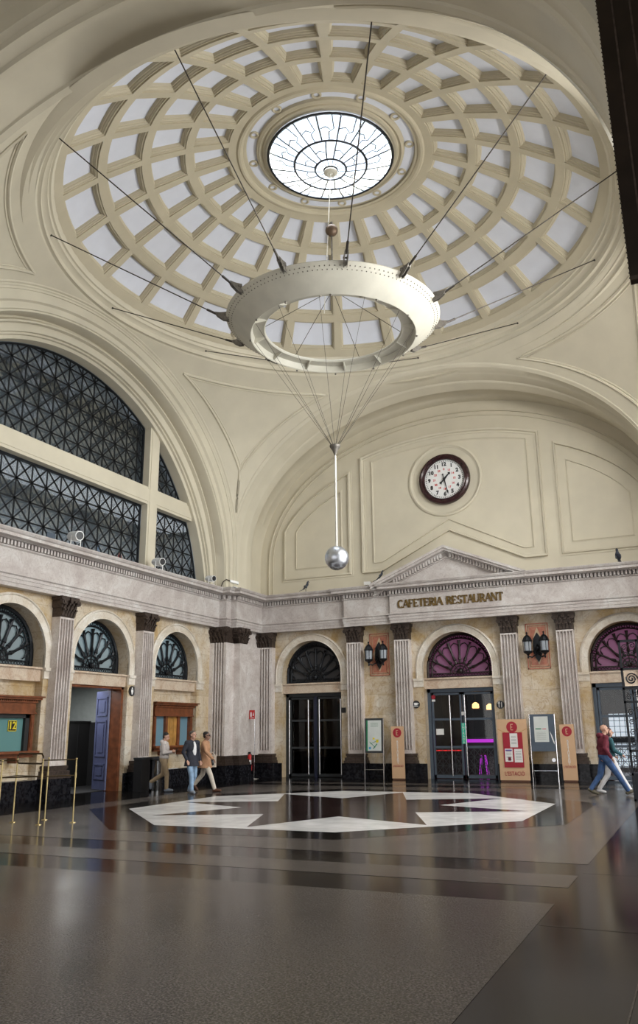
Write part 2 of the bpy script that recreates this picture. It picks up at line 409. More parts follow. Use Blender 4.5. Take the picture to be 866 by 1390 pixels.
# pediment over the restaurant door
YP = yb-.27
F9 = lambda u, d, z: (u, YP-d, z)
mb = MB()
mb.prism([(-2.3, 6.55), (2.3, 6.55), (0, 7.42)], F9, -.5, .02)
for s in (-1, 1):
    for (lo, hi, dd) in ((0, .09, .42), (.09, .17, .36), (.17, .20, .16), (.20, .34, .04), (.34, .38, .09)):
        mb.prism([(s*2.72, 6.55-lo+.02), (0, 7.70-lo), (0, 7.70-hi), (s*2.72, 6.55-hi+.02)], F9, -.5, dd)
    k = 22
    for i in range(k):
        t = (i+.5)/k*.95; x = s*2.35*(1-t); z = 6.56+.0*t+(7.42-6.56)*t
        zt_ = 6.44+.994*t
        if zt_ > 6.62: mb.obox((x, YP-.06, zt_), (.038, 0, 0), (0, .12, 0), (0, 0, .07))
tag(mb.build('trim_%d' % n, 'ent'), kind='structure'); n += 1

# ------------------------------------------------------------------ pilasters
def capital(mb, F, u, hw, d, z0, z1):
    h = z1-z0
    for k, (w, dd, a, b) in enumerate(((.0, .0, 0, .08), (.0, .01, .08, .45), (.03, .04, .45, .82), (.07, .08, .82, 1.))):
        wbox(mb, F, u-hw-w, u+hw+w, 0, d+dd, z0+h*a, z0+h*b)
    def out(i, m_): return u-hw+2*hw*(i+.5)/m_
    for row, (zz, m_) in enumerate(((.10, 5), (.36, 4))):
        for i in range(m_):
            x = out(i, m_)
            for k in range(4):
                t = k/3
                wbox(mb, F, x-.045*(1-.3*t), x+.045*(1-.3*t), d+.01+.02*t, d+.04+.075*t*t+.02*row, z0+h*(zz+.085*k-.04), z0+h*(zz+.085*k+.045))
    for s in (-1, 1):       # volutes
        c = (u+s*(hw+.015), z0+h*.72)
        mb.prism([(c[0]+.075*cos(t), c[1]+.075*sin(t)) for t in [2*pi*i/12 for i in range(12)]], F, d+.0, d+.13)
        mb.prism([(c[0]+.035*cos(t), c[1]+.035*sin(t)) for t in [2*pi*i/10 for i in range(10)]], F, d+.13, d+.15)
        mb.prism([(c[0]-s*.02+(-s)*.12, c[1]+.06), (c[0], c[1]+.07), (c[0], c[1]+.03), (c[0]-s*.14, c[1]+.0)], F, d, d+.11)
    wbox(mb, F, u-.05, u+.05, d, d+.13, z0+h*.70, z0+h*.95)
def pilaster(F, u, hw, label, d=.29, flute_in=0., grp='fluted pilasters'):
    z0, z1, zt = .83, 4.65, 5.205
    t = thing('fluted_pilaster', F(u, 0, 0), 0, label, 'pilaster', grp)
    O = F(u, 0, 0)
    mb = MB()      # shaft with real flutes
    nf = 4 if flute_in else 5; prof = [(u-hw, 0), (u-hw, d)]
    w = 2*(hw-.02-flute_in)/(nf)
    for i in range(nf):
        c = u-hw+.02+flute_in+w*(i+.5); r = w*.40
        prof += [(c+r*cos(pi-a), d-r*3.0*sin(a)) for a in [pi*k/6 for k in range(7)]]
    prof += [(u+hw, d), (u+hw, 0)]
    za, zb = z0+.12, z1-.05
    mb.grid([[F(p[0], p[1], z) for p in prof] for z in (za, zb)])
    wbox(mb, F, u-hw, u+hw, 0, d, z0, za); wbox(mb, F, u-hw, u+hw, 0, d, zb, z1)
    mb.build('shaft', 'stone', t, origin=None).location = (0, 0, 0)
    sh = t.children[-1]
    for v in sh.data.vertices: v.co = v.co-Vector(O)*K
    mb = MB(); capital(mb, F, u, hw, d, z1, zt); o = mb.build('capital', 'bronze', t)
    for v in o.data.vertices: v.co = v.co-Vector(O)*K
    mb = MB()
    for a, b, e in ((.52, .60, .13), (.60, .70, .10), (.70, .76, .05), (.76, .83, .07)): wbox(mb, F, u-hw-e, u+hw+e, 0, d+e, a, b)
    o = mb.build('base_moulding', 'bronze', t)
    for v in o.data.vertices: v.co = v.co-Vector(O)*K
    mb = MB(); wbox(mb, F, u-hw-.14, u+hw+.14, 0, d+.14, .0, .52); wbox(mb, F, u-hw-.17, u+hw+.17, 0, d+.17, 0, .12)
    o = mb.build('plinth', 'black', t)
    for v in o.data.vertices: v.co = v.co-Vector(O)*K
    return t
pilaster(FB, -3.685, .27, 'fluted marble pilaster with bronze capital between the dark left door and the left lantern pair')
pilaster(FB, -1.873, .27, 'fluted marble pilaster left of the restaurant door, under the C of the inscription')
pilaster(FB, 1.873, .27, 'fluted marble pilaster right of the restaurant door, behind the big red menu board')
pilaster(FB, 3.685, .27, 'fluted marble pilaster right of the right lantern pair, behind the rightmost narrow board')
pilaster(FL, 3.402, .27, 'fluted marble pilaster between the blue door leaf and the far ticket window')
pilaster(FL, -.2, .27, 'fluted marble pilaster between the open doorway and the ticket window marked 12')
pilaster(FB, -7.31, .31, 'fluted marble pilaster on the back wall next to the corner pier and red extinguisher sign', flute_in=.07)
# corner pier
def pier():
    O = (-7.8, 7.8, 0)
    t = thing('corner_pier', O, 0, 'marble corner pier with one fluted face where the left and back walls meet', 'pier')
    def loc(o):
        for v in o.data.vertices: v.co = v.co-Vector(O)*K
    mb = MB()
    FP = lambda u, d, z: (u, 7.45-d, z)
    prof = [(-A, 0), (-A, .13)]
    for i in range(4):
        c = -8.02+.108*(i+.5); r = .044; prof += [(c+r*cos(pi-a), .13-r*2.8*sin(a)) for a in [pi*k/6 for k in range(7)]]
    prof += [(-7.5, .13), (-7.5, 0)]
    mb.grid([[FP(p[0], p[1], z) for p in prof] for z in (.83, 4.65)])
    mb.box(-A, -7.5, 7.45, 10, .8, 4.65); mb.box(-A, -7.25, 7.85, 8.35, .8, 4.65); mb.box(-A, -7.62, 8.35, 10, .8, 5.3)
    loc(mb.build('shaft', 'stone', t))
    mb = MB()
    FQ = lambda u, d, z: (-7.5-0+d, u, z)
    capital(mb, FP, -7.84, .33, .1, 4.65, 5.205)
    mb.box(-A, -7.5, 7.45, 7.85, 4.65, 5.2)
    capital(mb, lambda u, d, z: (u, 7.85-d, z), -7.38, .13, .02, 4.65, 5.205); capital(mb, lambda u, d, z: (-7.27+d, u, z), 8.1, .25, .03, 4.65, 5.205)
    mb.box(-A, -7.25, 7.85, 8.35, 4.65, 5.2)
    loc(mb.build('capital', 'bronze', t))
    mb = MB()
    for a, b, e in ((.52, .60, .12), (.60, .70, .09), (.70, .76, .04), (.76, .83, .06)):
        mb.box(-A, -7.5+e, 7.35-e, 8, a, b); mb.box(-A, -7.25+e, 7.85-e, 8.35+e, a, b)
    loc(mb.build('base_moulding', 'bronze', t))
    mb = MB(); mb.box(-A, -7.36, 7.2, 8, 0, .52); mb.box(-A, -7.1, 7.7, 8.5, 0, .52)
    mb.box(-A, -7.3, 7.14, 8, 0, .12); mb.box(-A, -7.04, 7.64, 8.56, 0, .12)
    loc(mb.build('plinth', 'black', t))
pier()

# ------------------------------------------------------------------ great arches, pendentives, dome
TT = [pi*i/72 for i in range(73)]
def ell(a, b, c=7.93):
    return [(a, ZC-.02)]+[(a, ZC+(c-ZC)*.5)]+[(a*cos(t), c+b*sin(t)) for t in TT]+[(-a, ZC+(c-ZC)*.5), (-a, ZC-.02)]
def circ_(r, c):
    t0 = math.asin((ZC-.02-c)/r)
    pts = [(r*cos(t), c+r*sin(t)) for t in [t0+(pi-2*t0)*i/76 for i in range(77)]]
    return pts
def lerp(p, q, f): return [(a[0]+(b[0]-a[0])*f, a[1]+(b[1]-a[1])*f) for a, b in zip(p, q)]
E0 = ell(7.375, 5.61)
def soffit(name, secs, F, mat='cream'):
    mb = MB(); mb.grid([[F(u, d, z) for u, z in c] for c, d in secs])
    return tag(mb.build(name, mat, smooth=True), kind='structure')
# back arch: d measured from the dome square (y = 7.28)
bk = [(7.375, 5.61, 0), (7.36, 5.58, 0), (7.33, 5.54, .03), (7.33, 5.50, .08), (7.30, 5.48, .10), (7.27, 5.43, .38), (7.25, 5.41, .42), (7.25, 5.385, .46), (7.24, 5.32, .86), (7.23, 5.29, .88), (7.23, 5.25, .94),
      (7.22, 5.20, 1.22), (7.24, 5.16, 1.28), (7.28, 5.16, 1.36), (7.36, 5.22, 1.46), (7.52, 5.30, 1.6), (7.62, 5.36, 2.2), (7.62, 5.33, 2.3), (7.66, 5.30, 2.34), (7.66, 5.30, 2.76)]
soffit('trim_%d' % n, [(ell(a, b), d) for a, b, d in bk], lambda u, d, z: (u, 7.28+d, z)); n += 1
# left and right arches run down to the semicircular windows
CW = circ_(6.84, 5.54)
E1 = [(7.375*cos(t), max(7.93+5.61*sin(t), 0)) for t in [pi*i/76 for i in range(77)]]
E1 = [(7.375, ZC-.02)]+[(7.375, 7.2)]+[(7.375*cos(t), 7.93+5.61*sin(t)) for t in [pi*i/72 for i in range(73)]]+[(-7.375, 7.2), (-7.375, ZC-.02)]
sd = [(0, 0), (.03, .01), (.05, .06), (.08, .06), (.10, .09), (.14, .10), (.145, .13), (.34, .16), (.35, .19), (.37, .24), (.50, .26), (.51, .30), (.55, .30), (.56, .36), (.565, .70), (.60, .74), (.65, .66), (.66, .60), (.70, .60), (.71, .72), (.87, .76), (.875, .84), (.92, .84), (.925, .92), (1., .95), (1., 1.3)]
for sgn, F in ((-1, lambda u, d, z: (-7.13-d, u, z)), (1, lambda u, d, z: (7.42+d*.72, u, z))):
    soffit('trim_%d' % n, [(lerp(E1, CW, f), d) for f, d in sd], F); n += 1
# front arch, nearer the camera, and its face towards the vestibule
fr = [(7.44, 5.61, 0), (7.42, 5.57, .0), (7.42, 5.57, .14), (7.45, 5.61, .17), (7.45, 5.61, .86), (7.42, 5.58, .9), (7.42, 5.58, 1.02), (7.46, 5.64, 1.06), (7.47, 5.66, 1.3), (7.50, 5.75, 1.33), (7.55, 5.80, 1.45), (7.9, 6.15, 1.5), (8.0, 6.25, 1.62), (8.3, 6.6, 1.64)]
soffit('trim_%d' % n, [(ell(a, b), d) for a, b, d in fr], lambda u, d, z: (u, -7.55-d, z)); n += 1
# piers carrying the front arch
for s in (-1, 1):
    mb = MB(); x0, x1 = sorted((s*7.42, s*9.4)); mb.box(x0, x1, -9.1, -7.56, 0, ZC)
    tag(mb.build('wall_front' if s < 0 else 'trim_%d' % n, 'wall'), kind='structure'); n += 1
# tympanum wall over the restaurant
mb = MB(); T9 = ell(7.68, 5.32); mb.prism([(u, z) for u, z in T9], FB, 0, -.3)
tag(mb.build('trim_%d' % n, 'cream'), kind='structure'); n += 1
def bead(poly, F, w, h, closed=True, mb=None, d0=0.):
    mb = mb or MB(); P = [Vector(p) for p in poly]; N = len(P); secs = []
    for i in range(N):
        a = P[i-1] if (i or closed) else P[i]; b = P[(i+1) % N] if (i < N-1 or closed) else P[i]
        d1 = (P[i]-a); d2 = (b-P[i])
        d1 = d1.normalized() if d1.length > 1e-6 else d2.normalized(); d2 = d2.normalized() if d2.length > 1e-6 else d1
        n1 = Vector((-d1.y, d1.x)); n2 = Vector((-d2.y, d2.x)); m = n1+n2; m = m/max(m.dot(n1), .35)
        secs.append([F(P[i].x+m.x*o, d0+d, P[i].y+m.y*o) for o, d in ((-w/2, 0), (-w/2, h), (-w*.1, h*.8), (w*.05, h*.3), (w/2, h*.25), (w/2, 0))])
    if closed: secs.append(secs[0])
    mb.grid(secs); return mb
def arcz(u, a, b): return 7.93+b*sqrt(max(0, 1-(u/a)**2))
mb = MB()
def cpanel(w, zb, wi, ap, a, b):
    top = [(w-2*w*i/24, arcz(w-2*w*i/24, a, b)) for i in range(25)]
    return [(w, zb)]+top+[(-w, zb), (-wi, zb), (0, ap), (wi, zb)]
bead(cpanel(3.26, 7.25, 2.6, 8.50, 6.9, 4.12), FB, .15, .11, True, mb); bead(cpanel(2.88, 7.55, 2.58, 8.86, 6.9, 3.82), FB, .06, .05, True, mb)
for s in (-1, 1):
    def sp(u0, zb, a, b, u1):
        pts = [(s*(u0+(u1-u0)*i/20), arcz(u0+(u1-u0)*i/20, a, b)) for i in range(21)]
        pts = [(s*u0, zb)]+pts+[(s*u1, zb)]
        return pts if s > 0 else pts[::-1]
    bead(sp(3.8, 7.18, 6.95, 3.85, 6.62), FB, .13, .10, True, mb); bead(sp(4.17, 7.57, 6.5, 3.3, 6.12), FB, .06, .05, True, mb)
bead(ell(7.30, 4.93)[::-1], FB, .10, .07, False, mb); bead(ell(7.12, 4.75)[::-1], FB, .05, .04, False, mb)
mb.lathe([(1.36, 0), (1.36, -.05), (1.30, -.07), (1.26, -.03), (1.22, -.02), (1.22, 0)], 56, (-.08, B, 10.33), axis='y')
tag(mb.build('trim_%d' % n, 'cream', smooth=True), kind='structure'); n += 1
# pendentives
HX, HY = {-1: 7.13, 1: 7.42}, {-1: 7.55, 1: 7.28}
def pend_pt(sx, sy, z, s):
    a = 7.375*sqrt(max(0, 1-((max(z, 7.93)-7.93)/5.61)**2))
    hx, hy = HX[sx], HY[sy]
    p1 = (min(a, hx), hy); p2 = (hx, min(a, hy))
    r1, t1 = hypot(*p1), atan2(p1[1], p1[0]); r2, t2 = hypot(*p2), atan2(p2[1], p2[0])
    r = r1+(r2-r1)*s; t = t1+(t2-t1)*s
    return Vector((sx*r*cos(t), sy*r*sin(t), z))
for sx in (-1, 1):
    for sy in (-1, 1):
        mb = MB(); rows = []
        for i in range(49):
            z = 13.54-(13.54-ZC)*(1-cos(pi/2*i/48)) if i < 48 else ZC
            rows.append([pend_pt(sx, sy, z, j/24) for j in range(25)])
        mb.grid(rows)
        # triangular raised panel border on the pendentive
        def edge(dd):
            L = []; zt, zb = 13.28-dd*.55, 8.9+dd*1.3
            def ss(z, off):
                p, q = pend_pt(sx, sy, z, 0), pend_pt(sx, sy, z, 1); arc = max((p-q).length*1.1, .01); return min(.5, off/arc)
            for i in range(25):
                z = zb+(zt-zb)*i/24; L.append((z, ss(z, .32+dd)))
            s0 = L[-1][1]
            for i in range(1, 25): L.append((zt, s0+(1-2*s0)*i/24))
            for i in range(24, -1, -1):
                z = zb+(zt-zb)*i/24; L.append((z, 1-ss(z, .32+dd)))
            return L
        for dd, w in ((.30, .05), (.42, .022)):
            pts = [pend_pt(sx, sy, z, s) for z, s in edge(dd)]
            mb.tube(pts, w, 6, True)
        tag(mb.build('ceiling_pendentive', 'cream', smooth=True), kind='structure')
# ring moulding at the foot of the dome
mb = MB()
mb.lathe([(6.96, 14.16), (7.02, 14.08), (7.02, 14.03), (7.07, 14.02), (7.09, 13.97), (7.09, 13.93), (7.16, 13.91), (7.22, 13.84), (7.22, 13.70), (7.25, 13.70), (7.30, 13.68), (7.34, 13.60), (7.34, 13.56), (7.46, 13.54), (7.48, 13.44), (7.6, 13.42), (7.6, 13.3), (7.9, 13.3)], 144)
tag(mb.build('trim_%d' % n, 'cream', smooth=True), kind='structure'); n += 1
# coffered dome
SR, SZ = 10., 6.98
def sp_(r, th, dep=0.):
    z = sqrt(SR*SR-r*r); k = (SR+dep)/SR
    return (r*cos(th)*k, r*sin(th)*k, SZ+z*k)
def build_dome():
    mb = MB(); rows = [(2.76, 3.68), (3.88, 4.76), (4.96, 5.80), (6.00, 6.78)]
    sec = 2*pi/24; NA = 4
    edges = [2.30, 2.55]+[x for r in rows for x in r]+[6.97]
    def patch(r0, r1, a0, a1, na, mi=0, dep=0.):
        mb.grid([[sp_(r, a0+(a1-a0)*i/na, dep) for i in range(na+1)] for r in (r0, r1)], False, mi)
    for k in range(24):
        c = k*sec
        half = sec/2
        hw = {i: half-.105/((r0+r1)/2) for i, (r0, r1) in enumerate(rows)}
        for i in range(len(edges)-1):
            r0, r1 = edges[i], edges[i+1]
            if (r0, r1) in rows:
                q = rows.index((r0, r1)); h = hw[q]
                for s in (-1, 1):
                    a0, a1 = sorted((c+s*h, c+s*half)); patch(r0, r1, a0, a1, 1)
                lv = [(0, 0), (0, .035), (.035, .035), (.035, .06), (.055, .08), (.055, .105), (.075, .115), (.085, .175)]
                rm = (r0+r1)/2
                loops = []
                for ins, dep in lv:
                    A0, A1 = c-h+ins/rm, c+h-ins/rm; R0, R1 = r0+ins, r1-ins
                    lp = [sp_(R0, A0+(A1-A0)*j/NA, dep) for j in range(NA+1)]+[sp_(R1, A1-(A1-A0)*j/NA, dep) for j in range(NA+1)]
                    loops.append(lp)
                mb.grid(loops, True, 0)
                ins, dep = lv[-1]; patch(r0+ins, r1-ins, c-h+ins/rm, c+h-ins/rm, NA, 1, dep)
            else: patch(r0, r1, c-half, c+half, NA)
    # oculus mouldings and the pale ring with roundels
    def z_(r): return SZ+sqrt(SR*SR-r*r)
    mb.lathe([(2.55, z_(2.55)), (2.50, z_(2.5)-.05), (2.44, z_(2.44)-.06), (2.38, z_(2.38)-.03), (2.36, z_(2.36)+.06), (2.30, z_(2.3)+.06), (2.28, z_(2.3)+.08)], 96)
    mb.lathe([(2.28, z_(2.3)+.08), (2.02, z_(2)+.06)], 96, mi=1)
    mb.lathe([(2.02, z_(2)+.06), (2.0, z_(2)-.02), (1.93, z_(2)-.05), (1.90, z_(2)-.02), (1.86, z_(2)+.0), (1.84, z_(2)-.04), (1.78, z_(2)-.05), (1.74, z_(2)-.04), (1.71, z_(2)-.03), (1.69, z_(2)-.05), (1.69, z_(2)+.6)], 96)
    for k in range(12):
        a = radians(15+30*k); x, y = 2.15*cos(a), 2.15*sin(a)
        mb.lathe([(.13, 0), (.13, -.03), (.10, -.045), (.07, -.03), (.07, 0)], 16, (x, y, z_(2.15)+.07))
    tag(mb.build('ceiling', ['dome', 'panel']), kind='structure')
build_dome()
# skylight of leaded glass
def skylight():
    t = thing('window_1', (0, 0, 16.6), kind='structure')
    def zz(r): return -.34+.38*(r/1.68)**1.6
    mb = MB(); rr = [.02, .18, .42, .7, .98, 1.3, 1.70]
    mb.lathe([(r, zz(r)) for r in rr], 64); mb.build('pane', 'skyglass', t, smooth=True)
    mb = MB()
    for r, w in ((.18, .02), (.42, .028), (.98, .032), (1.69, .04)):
        mb.tube([(r*cos(a), r*sin(a), zz(r)) for a in [2*pi*i/48 for i in range(48)]], w, 5, True)
    rnd = random.Random(3); P = lambda r, a: (r*cos(a), r*sin(a), zz(r))
    for k in range(16):
        a = 2*pi*(k+.5)/16
        mb.tube([P(r, a) for r in (.42, .6, .8, .98)] if k % 2 else [P(.42, a), P(.7, a+.05), P(.98, a+.1)], .018, 4)
        mb.tube([P(r, a) for r in (.98, 1.2, 1.45, 1.69)], .020, 4)
        b = a+2*pi/32
        mb.tube([P(.98, b), P(1.22, b), P(1.3, b+.1), P(1.69, b+.05)], .014, 4)
        mb.tube([P(1.30, a), P(1.36, a+.13), P(1.28, b+.02)], .014, 4)
        if k % 2: mb.tube([P(.68, a), P(.72, a+.2), P(.64, a+.39)], .014, 4)
        mb.tube([P(.20, a), P(.42, a)], .008, 4)
    mb.build('leading', 'iron', t)
    mb = MB(); mb.lathe([(.17, .0), (.19, -.06), (.14, -.10), (.10, -.11), (.06, -.09), (.02, -.12)], 20, (0, 0, zz(0))); mb.build('hub', 'ringp', t, smooth=True)
skylight()

# ------------------------------------------------------------------ semicircular lattice windows
def clipseg(p, q, inside):
    N = 60; out = []; cur = None
    for i in range(N+1):
        t = i/N; x = p[0]+(q[0]-p[0])*t, p[1]+(q[1]-p[1])*t
        if inside(*x):
            if cur is None: cur = [x, x]
            cur[1] = x
        elif cur: out.append(cur); cur = None
    if cur: out.append(cur)
    return out
def lattice_window(F, num):
    t = thing('window_%d' % num, F(0, 0, ZC), kind='structure')
    O = Vector(F(0, 0, ZC))
    def fin(mb, nm, m):
        o = mb.build(nm, m, t)
        for v in o.data.vertices: v.co = v.co-O*K
    mb = MB()
    fl, fz = 5.54, 6.84
    for s in (-1, 1):
        a, b = sorted((s*3.44, s*3.95)); zt = fl+sqrt(fz**2-(3.7)**2)+.25
        wbox(mb, F, a, b, -.26, -.02, ZC-.05, zt); wbox(mb, F, a+.08, b-.08, -.02, .0, ZC-.05, zt)
    zb0, zb1 = 8.8, 9.38; hw = sqrt(fz**2-(9.1-fl)**2)+.15
    wbox(mb, F, -hw, hw, -.26, -.03, zb0, zb1); wbox(mb, F, -hw, hw, -.03, -.01, zb0+.09, zb1-.09)
    fin(mb, 'mullion', 'cream')
    regs = [(-3.44, 3.44, 6.5, 8.8), (-3.44, 3.44, 9.38, 12.6), (3.95, 7, 6.5, 8.8), (3.95, 7, 9.38, 12.6), (-7, -3.95, 6.5, 8.8), (-7, -3.95, 9.38, 12.6)]
    S = .553
    for (a, b, z0, z1) in regs:
        mb = MB(); ins = lambda u, z: a+.02 < u < b-.02 and z0+.02 < z < z1-.02 and u*u+(z-fl)**2 < (fz-.03)**2
        segs = []
        u0, zz0 = -1.86-13*S, 7.12-2*S
        ks = range(0, 40)
        for k in ks:
            u = u0+k*S
            if a < u < b: segs += clipseg((u, z0), (u, z1), ins)
            z = zz0+k*S
            if z0 < z < z1: segs += clipseg((a, z), (b, z), ins)
        h = z1-z0
        for k in range(-30, 60):
            u = u0+k*S
            # diagonals pass through grid nodes
            for sg in (-1, 1):
                ua = u+sg*(z0-zz0); ub = u+sg*(z1-zz0)
                if max(ua, ub) > a and min(ua, ub) < b: segs += clipseg((ua, z0), (ub, z1), ins)
        nrm_ = Vector(F(0, 1, 0))-Vector(F(0, 0, 0))
        for p, q in segs: mb.bar(F(p[0], -.30, p[1]), F(q[0], -.30, q[1]), .044, .02, up=nrm_)
        for (x0, y0, x1, y1) in ((a, z0, a, z1), (b, z0, b, z1), (a, z0, b, z0), (a, z1, b, z1)):
            for p, q in clipseg((x0+(.03 if x0 == a else -.03), y0+(.03 if y0 == z0 else -.03)), (x1+(.03 if x1 == a else -.03), y1+(.03 if y1 == z0 else -.03)), ins): mb.bar(F(p[0], -.30, p[1]), F(q[0], -.30, q[1]), .06, .05)
        k0 = [(fz*.995*cos(x), fl+fz*.995*sin(x)) for x in [pi*i/120 for i in range(121)]]
        k0 = [p for p in k0 if a < p[0] < b and z0 < p[1] < z1]
        if len(k0) > 2: mb.tube([F(p[0], -.30, p[1]) for p in k0], .035, 5)
        fin(mb, 'lattice', 'iron')
    mb = MB(); mb.prism(circ_(6.9, 5.54), F, -.36, -.38); fin(mb, 'pane', 'clear')
lattice_window(FL, 2); lattice_window(FR, 3)
for nm, y, z, w_, h_, m_, lb in (('window_sticker', 1.75, 6.86, .20, .26, 'mapblue', 'blue sticker low on the left lattice window, left of the mullion'), ('window_sticker', 2.75, 6.90, .22, .34, 'red_p', 'red and green sticker low on the left lattice window, nearest the mullion')):
    if m_ == 'mapblue': M['mapblue'] = plain('blue_sticker', (.06, .20, .42), .5)
    t = thing(nm, (-A-.45, y, z), 0, lb, 'sticker')
    for k_, (a_, b_, mm_) in enumerate(((0, .55, m_), (.55, 1, 'green_p' if m_ == 'red_p' else m_))):
        mb = MB(); mb.prism([(y-w_/2, z+h_*a_), (y+w_/2, z+h_*a_), (y+w_*.1, z+h_*b_), (y-w_*.3, z+h_*b_)], FL, -.46, -.45)
        o = mb.build('sticker_patch', mm_, t)
        for v in o.data.vertices: v.co = v.co-Vector(t.location)
# gallery behind the left window
mb = MB(); mb.box(-11.6, -11.4, -8, 8, 6, 13.2); mb.box(-11.6, -8.6, -8, 8, 6.0, 6.2); mb.box(-11.6, -8.6, -8, 8, 13, 13.2)
mb.box(-11.6, -8.6, -8.1, -7.9, 6, 13.2); mb.box(-11.6, -8.6, 7.9, 8.1, 6, 13.2); mb.box(-11.4, -8.65, -8, 8, 9.0, 9.2)
tag(mb.build('wall_gallery', 'inner'), kind='structure')

# ------------------------------------------------------------------ fanlights
def fanlight(F, c, num, gm, im):
    O = Vector(F(c, -.42, 3.31)); t = thing('window_%d' % num, O, kind='structure')
    G = lambda u, d, z: F(c+u, -.42+d, z)
    def fin(mb, nm, m, smooth=False):
        o = mb.build(nm, m, t, smooth)
        for v in o.data.vertices: v.co = v.co-O*K
    half = lambda r: [(r, 3.31)]+[(r*cos(x), ZA+r*sin(x)) for x in [pi*i/28 for i in range(29)]]+[(-r, 3.31)]
    mb = MB(); mb.prism(half(W+.02), G, -.06, -.03); fin(mb, 'pane', gm)
    mb = MB()
    for r, w in ((1.16, .055), (1.02, .028)): mb.tube([G(u, .02, z) for u, z in half(r)], w, 6)
    for k in range(22):
        a = pi*(k+.5)/22; mb.tube([G(1.09*cos(a)+.05*cos(x), .02, ZA+1.09*sin(a)+.05*sin(x)) for x in [2*pi*i/8 for i in range(8)]], .018, 4, True)
    fin(mb, 'rim', im)
    zc = 3.47
    for k in range(1, 8):
        a = pi*k/8; mb = MB(); R = 1.16 if True else 1
        mb.tube([G(.34*cos(a), .03, zc+.34*sin(a)), G(.44*cos(a), .03, zc+.44*sin(a)), G(.46*cos(a), .03, zc+.46*sin(a)), G(.6*cos(a), .03, zc+.6*sin(a)), G(.98*cos(a), .03, zc+.02+1.0*sin(a)), G(1.03*cos(a), .03, zc+.08+1.03*sin(a))], [.04, .04, .065, .036, .042, .065], 6)
        fin(mb, 'spoke', im)
    mb = MB()
    for k in range(8):
        a0, a1 = pi*k/8+.07, pi*(k+1)/8-.07; am = (a0+a1)/2
        mb.tube([G(r*cos(x), .02, zc+.04+r*sin(x)) for r, x in ((.86, a0-.05), (.95, a0+.02), (1.0, am), (.95, a1-.02), (.86, a1+.05))], .022, 5)
    mb.tube([G(.34*cos(x), .03, zc+.34*sin(x)) for x in [pi*i/14 for i in range(15)]], .03, 6)
    for r in (.22, .12): mb.tube([G(r*cos(x), .03, zc+.02+r*sin(x)) for x in [pi*i/10 for i in range(11)]], .02, 5)
    for k in range(5):
        a = pi*(k+.5)/5; mb.bar(G(.1*cos(a), .03, zc+.1*sin(a)), G(.32*cos(a), .03, zc+.32*sin(a)), .03)
    mb.ball(G(0, .05, zc+.06), .09, 10, 6)
    mb.bar(G(-1.18, .02, 3.34), G(1.18, .02, 3.34), .05); mb.bar(G(-1.18, .02, 3.47), G(1.18, .02, 3.47), .035)
    for k in range(24):
        u = -1.12+k*2.24/23; mb.tube([G(u+.04*cos(x), .02, 3.405+.045*sin(x)) for x in [2*pi*i/7 for i in range(7)]], .010, 4, True)
    fin(mb, 'scrollwork', im)
fanlight(FL, CL_[1], 4, 'lun', 'iron'); fanlight(FL, CL_[2], 5, 'lun', 'iron'); fanlight(FL, CL_[3], 6, 'lun', 'iron')
fanlight(FB, CB_[0], 7, 'lundark', 'iron'); fanlight(FB, CB_[1], 8, 'lunpur', 'ironb'); fanlight(FB, CB_[2], 9, 'lunpur', 'ironb')
# ------------------------------------------------------------------ doors
def part(mb, nm, m, t, smooth=False):
    o = mb.build(nm, m, t, smooth); L = Vector(t.location)
    R = Matrix.Rotation(-t.rotation_euler.z, 3, 'Z')
    for v in o.data.vertices: v.co = R @ (v.co-L)
    return o
def door_frame_set(num, c, fm, gm, rails, pulls, lattice=False):
    t = thing('door_%d' % num, FB(c, -.4, 0), kind='structure')
    u0, u1 = c-W, c+W
    mb = MB()
    for a, b in ((u0, u0+.11), (u1-.11, u1)): wbox(mb, FB, a, b, -.48, -.32, 0, 2.95)
    wbox(mb, FB, u0, u1, -.48, -.32, 2.83, 2.95); part(mb, 'door_frame', fm, t)
    for s, (a, b) in enumerate(((u0+.13, c-.02), (c+.02, u1-.13))):
        mb = MB()
        wbox(mb, FB, a, a+.07, -.44, -.36, .02, 2.81); wbox(mb, FB, b-.07, b, -.44, -.36, .02, 2.81)
        wbox(mb, FB, a, b, -.44, -.36, .02, .12); wbox(mb, FB, a, b, -.44, -.36, 2.74, 2.81)
        for z in rails: wbox(mb, FB, a, b, -.44, -.35, z-.035, z+.035)
        lf = part(mb, 'door_leaf', fm, t)
        mb = MB(); wbox(mb, FB, a+.06, b-.06, -.41, -.40, .1, 2.76); g = part(mb, 'pane', gm, t); g.parent = lf
        if lattice:
            mb = MB(); x0, x1, z0, z1 = a+.08, b-.08, .14, rails[0]-.05; nx, nz = 4, 3
            for i in range(nx+1):
                u = x0+(x1-x0)*i/nx; mb.bar(FB(u, -.37, z0), FB(u, -.37, z1), .018)
            for j in range(nz+1):
                z = z0+(z1-z0)*j/nz; mb.bar(FB(x0, -.37, z), FB(x1, -.37, z), .018)
            for i in range(nx):
                for j in range(nz):
                    p = [(x0+(x1-x0)*(i+q)/nx, z0+(z1-z0)*(j+r)/nz) for q, r in ((0, 0), (1, 1), (0, 1), (1, 0))]
                    mb.bar(FB(p[0][0], -.37, p[0][1]), FB(p[1][0], -.37, p[1][1]), .014); mb.bar(FB(p[2][0], -.37, p[2][1]), FB(p[3][0], -.37, p[3][1]), .014)
            l = part(mb, 'grille', 'darkgrey', t); l.parent = lf
    for u in pulls:
        mb = MB(); mb.tube([FB(u, -.24, .10), FB(u, -.24, 2.72)], .022, 10)
        for z in (.25, 1.4, 2.6): mb.tube([FB(u, -.24, z), FB(u, -.37, z)], .012, 6)
        part(mb, 'pull_bar', 'chrome', t, True)
    return t
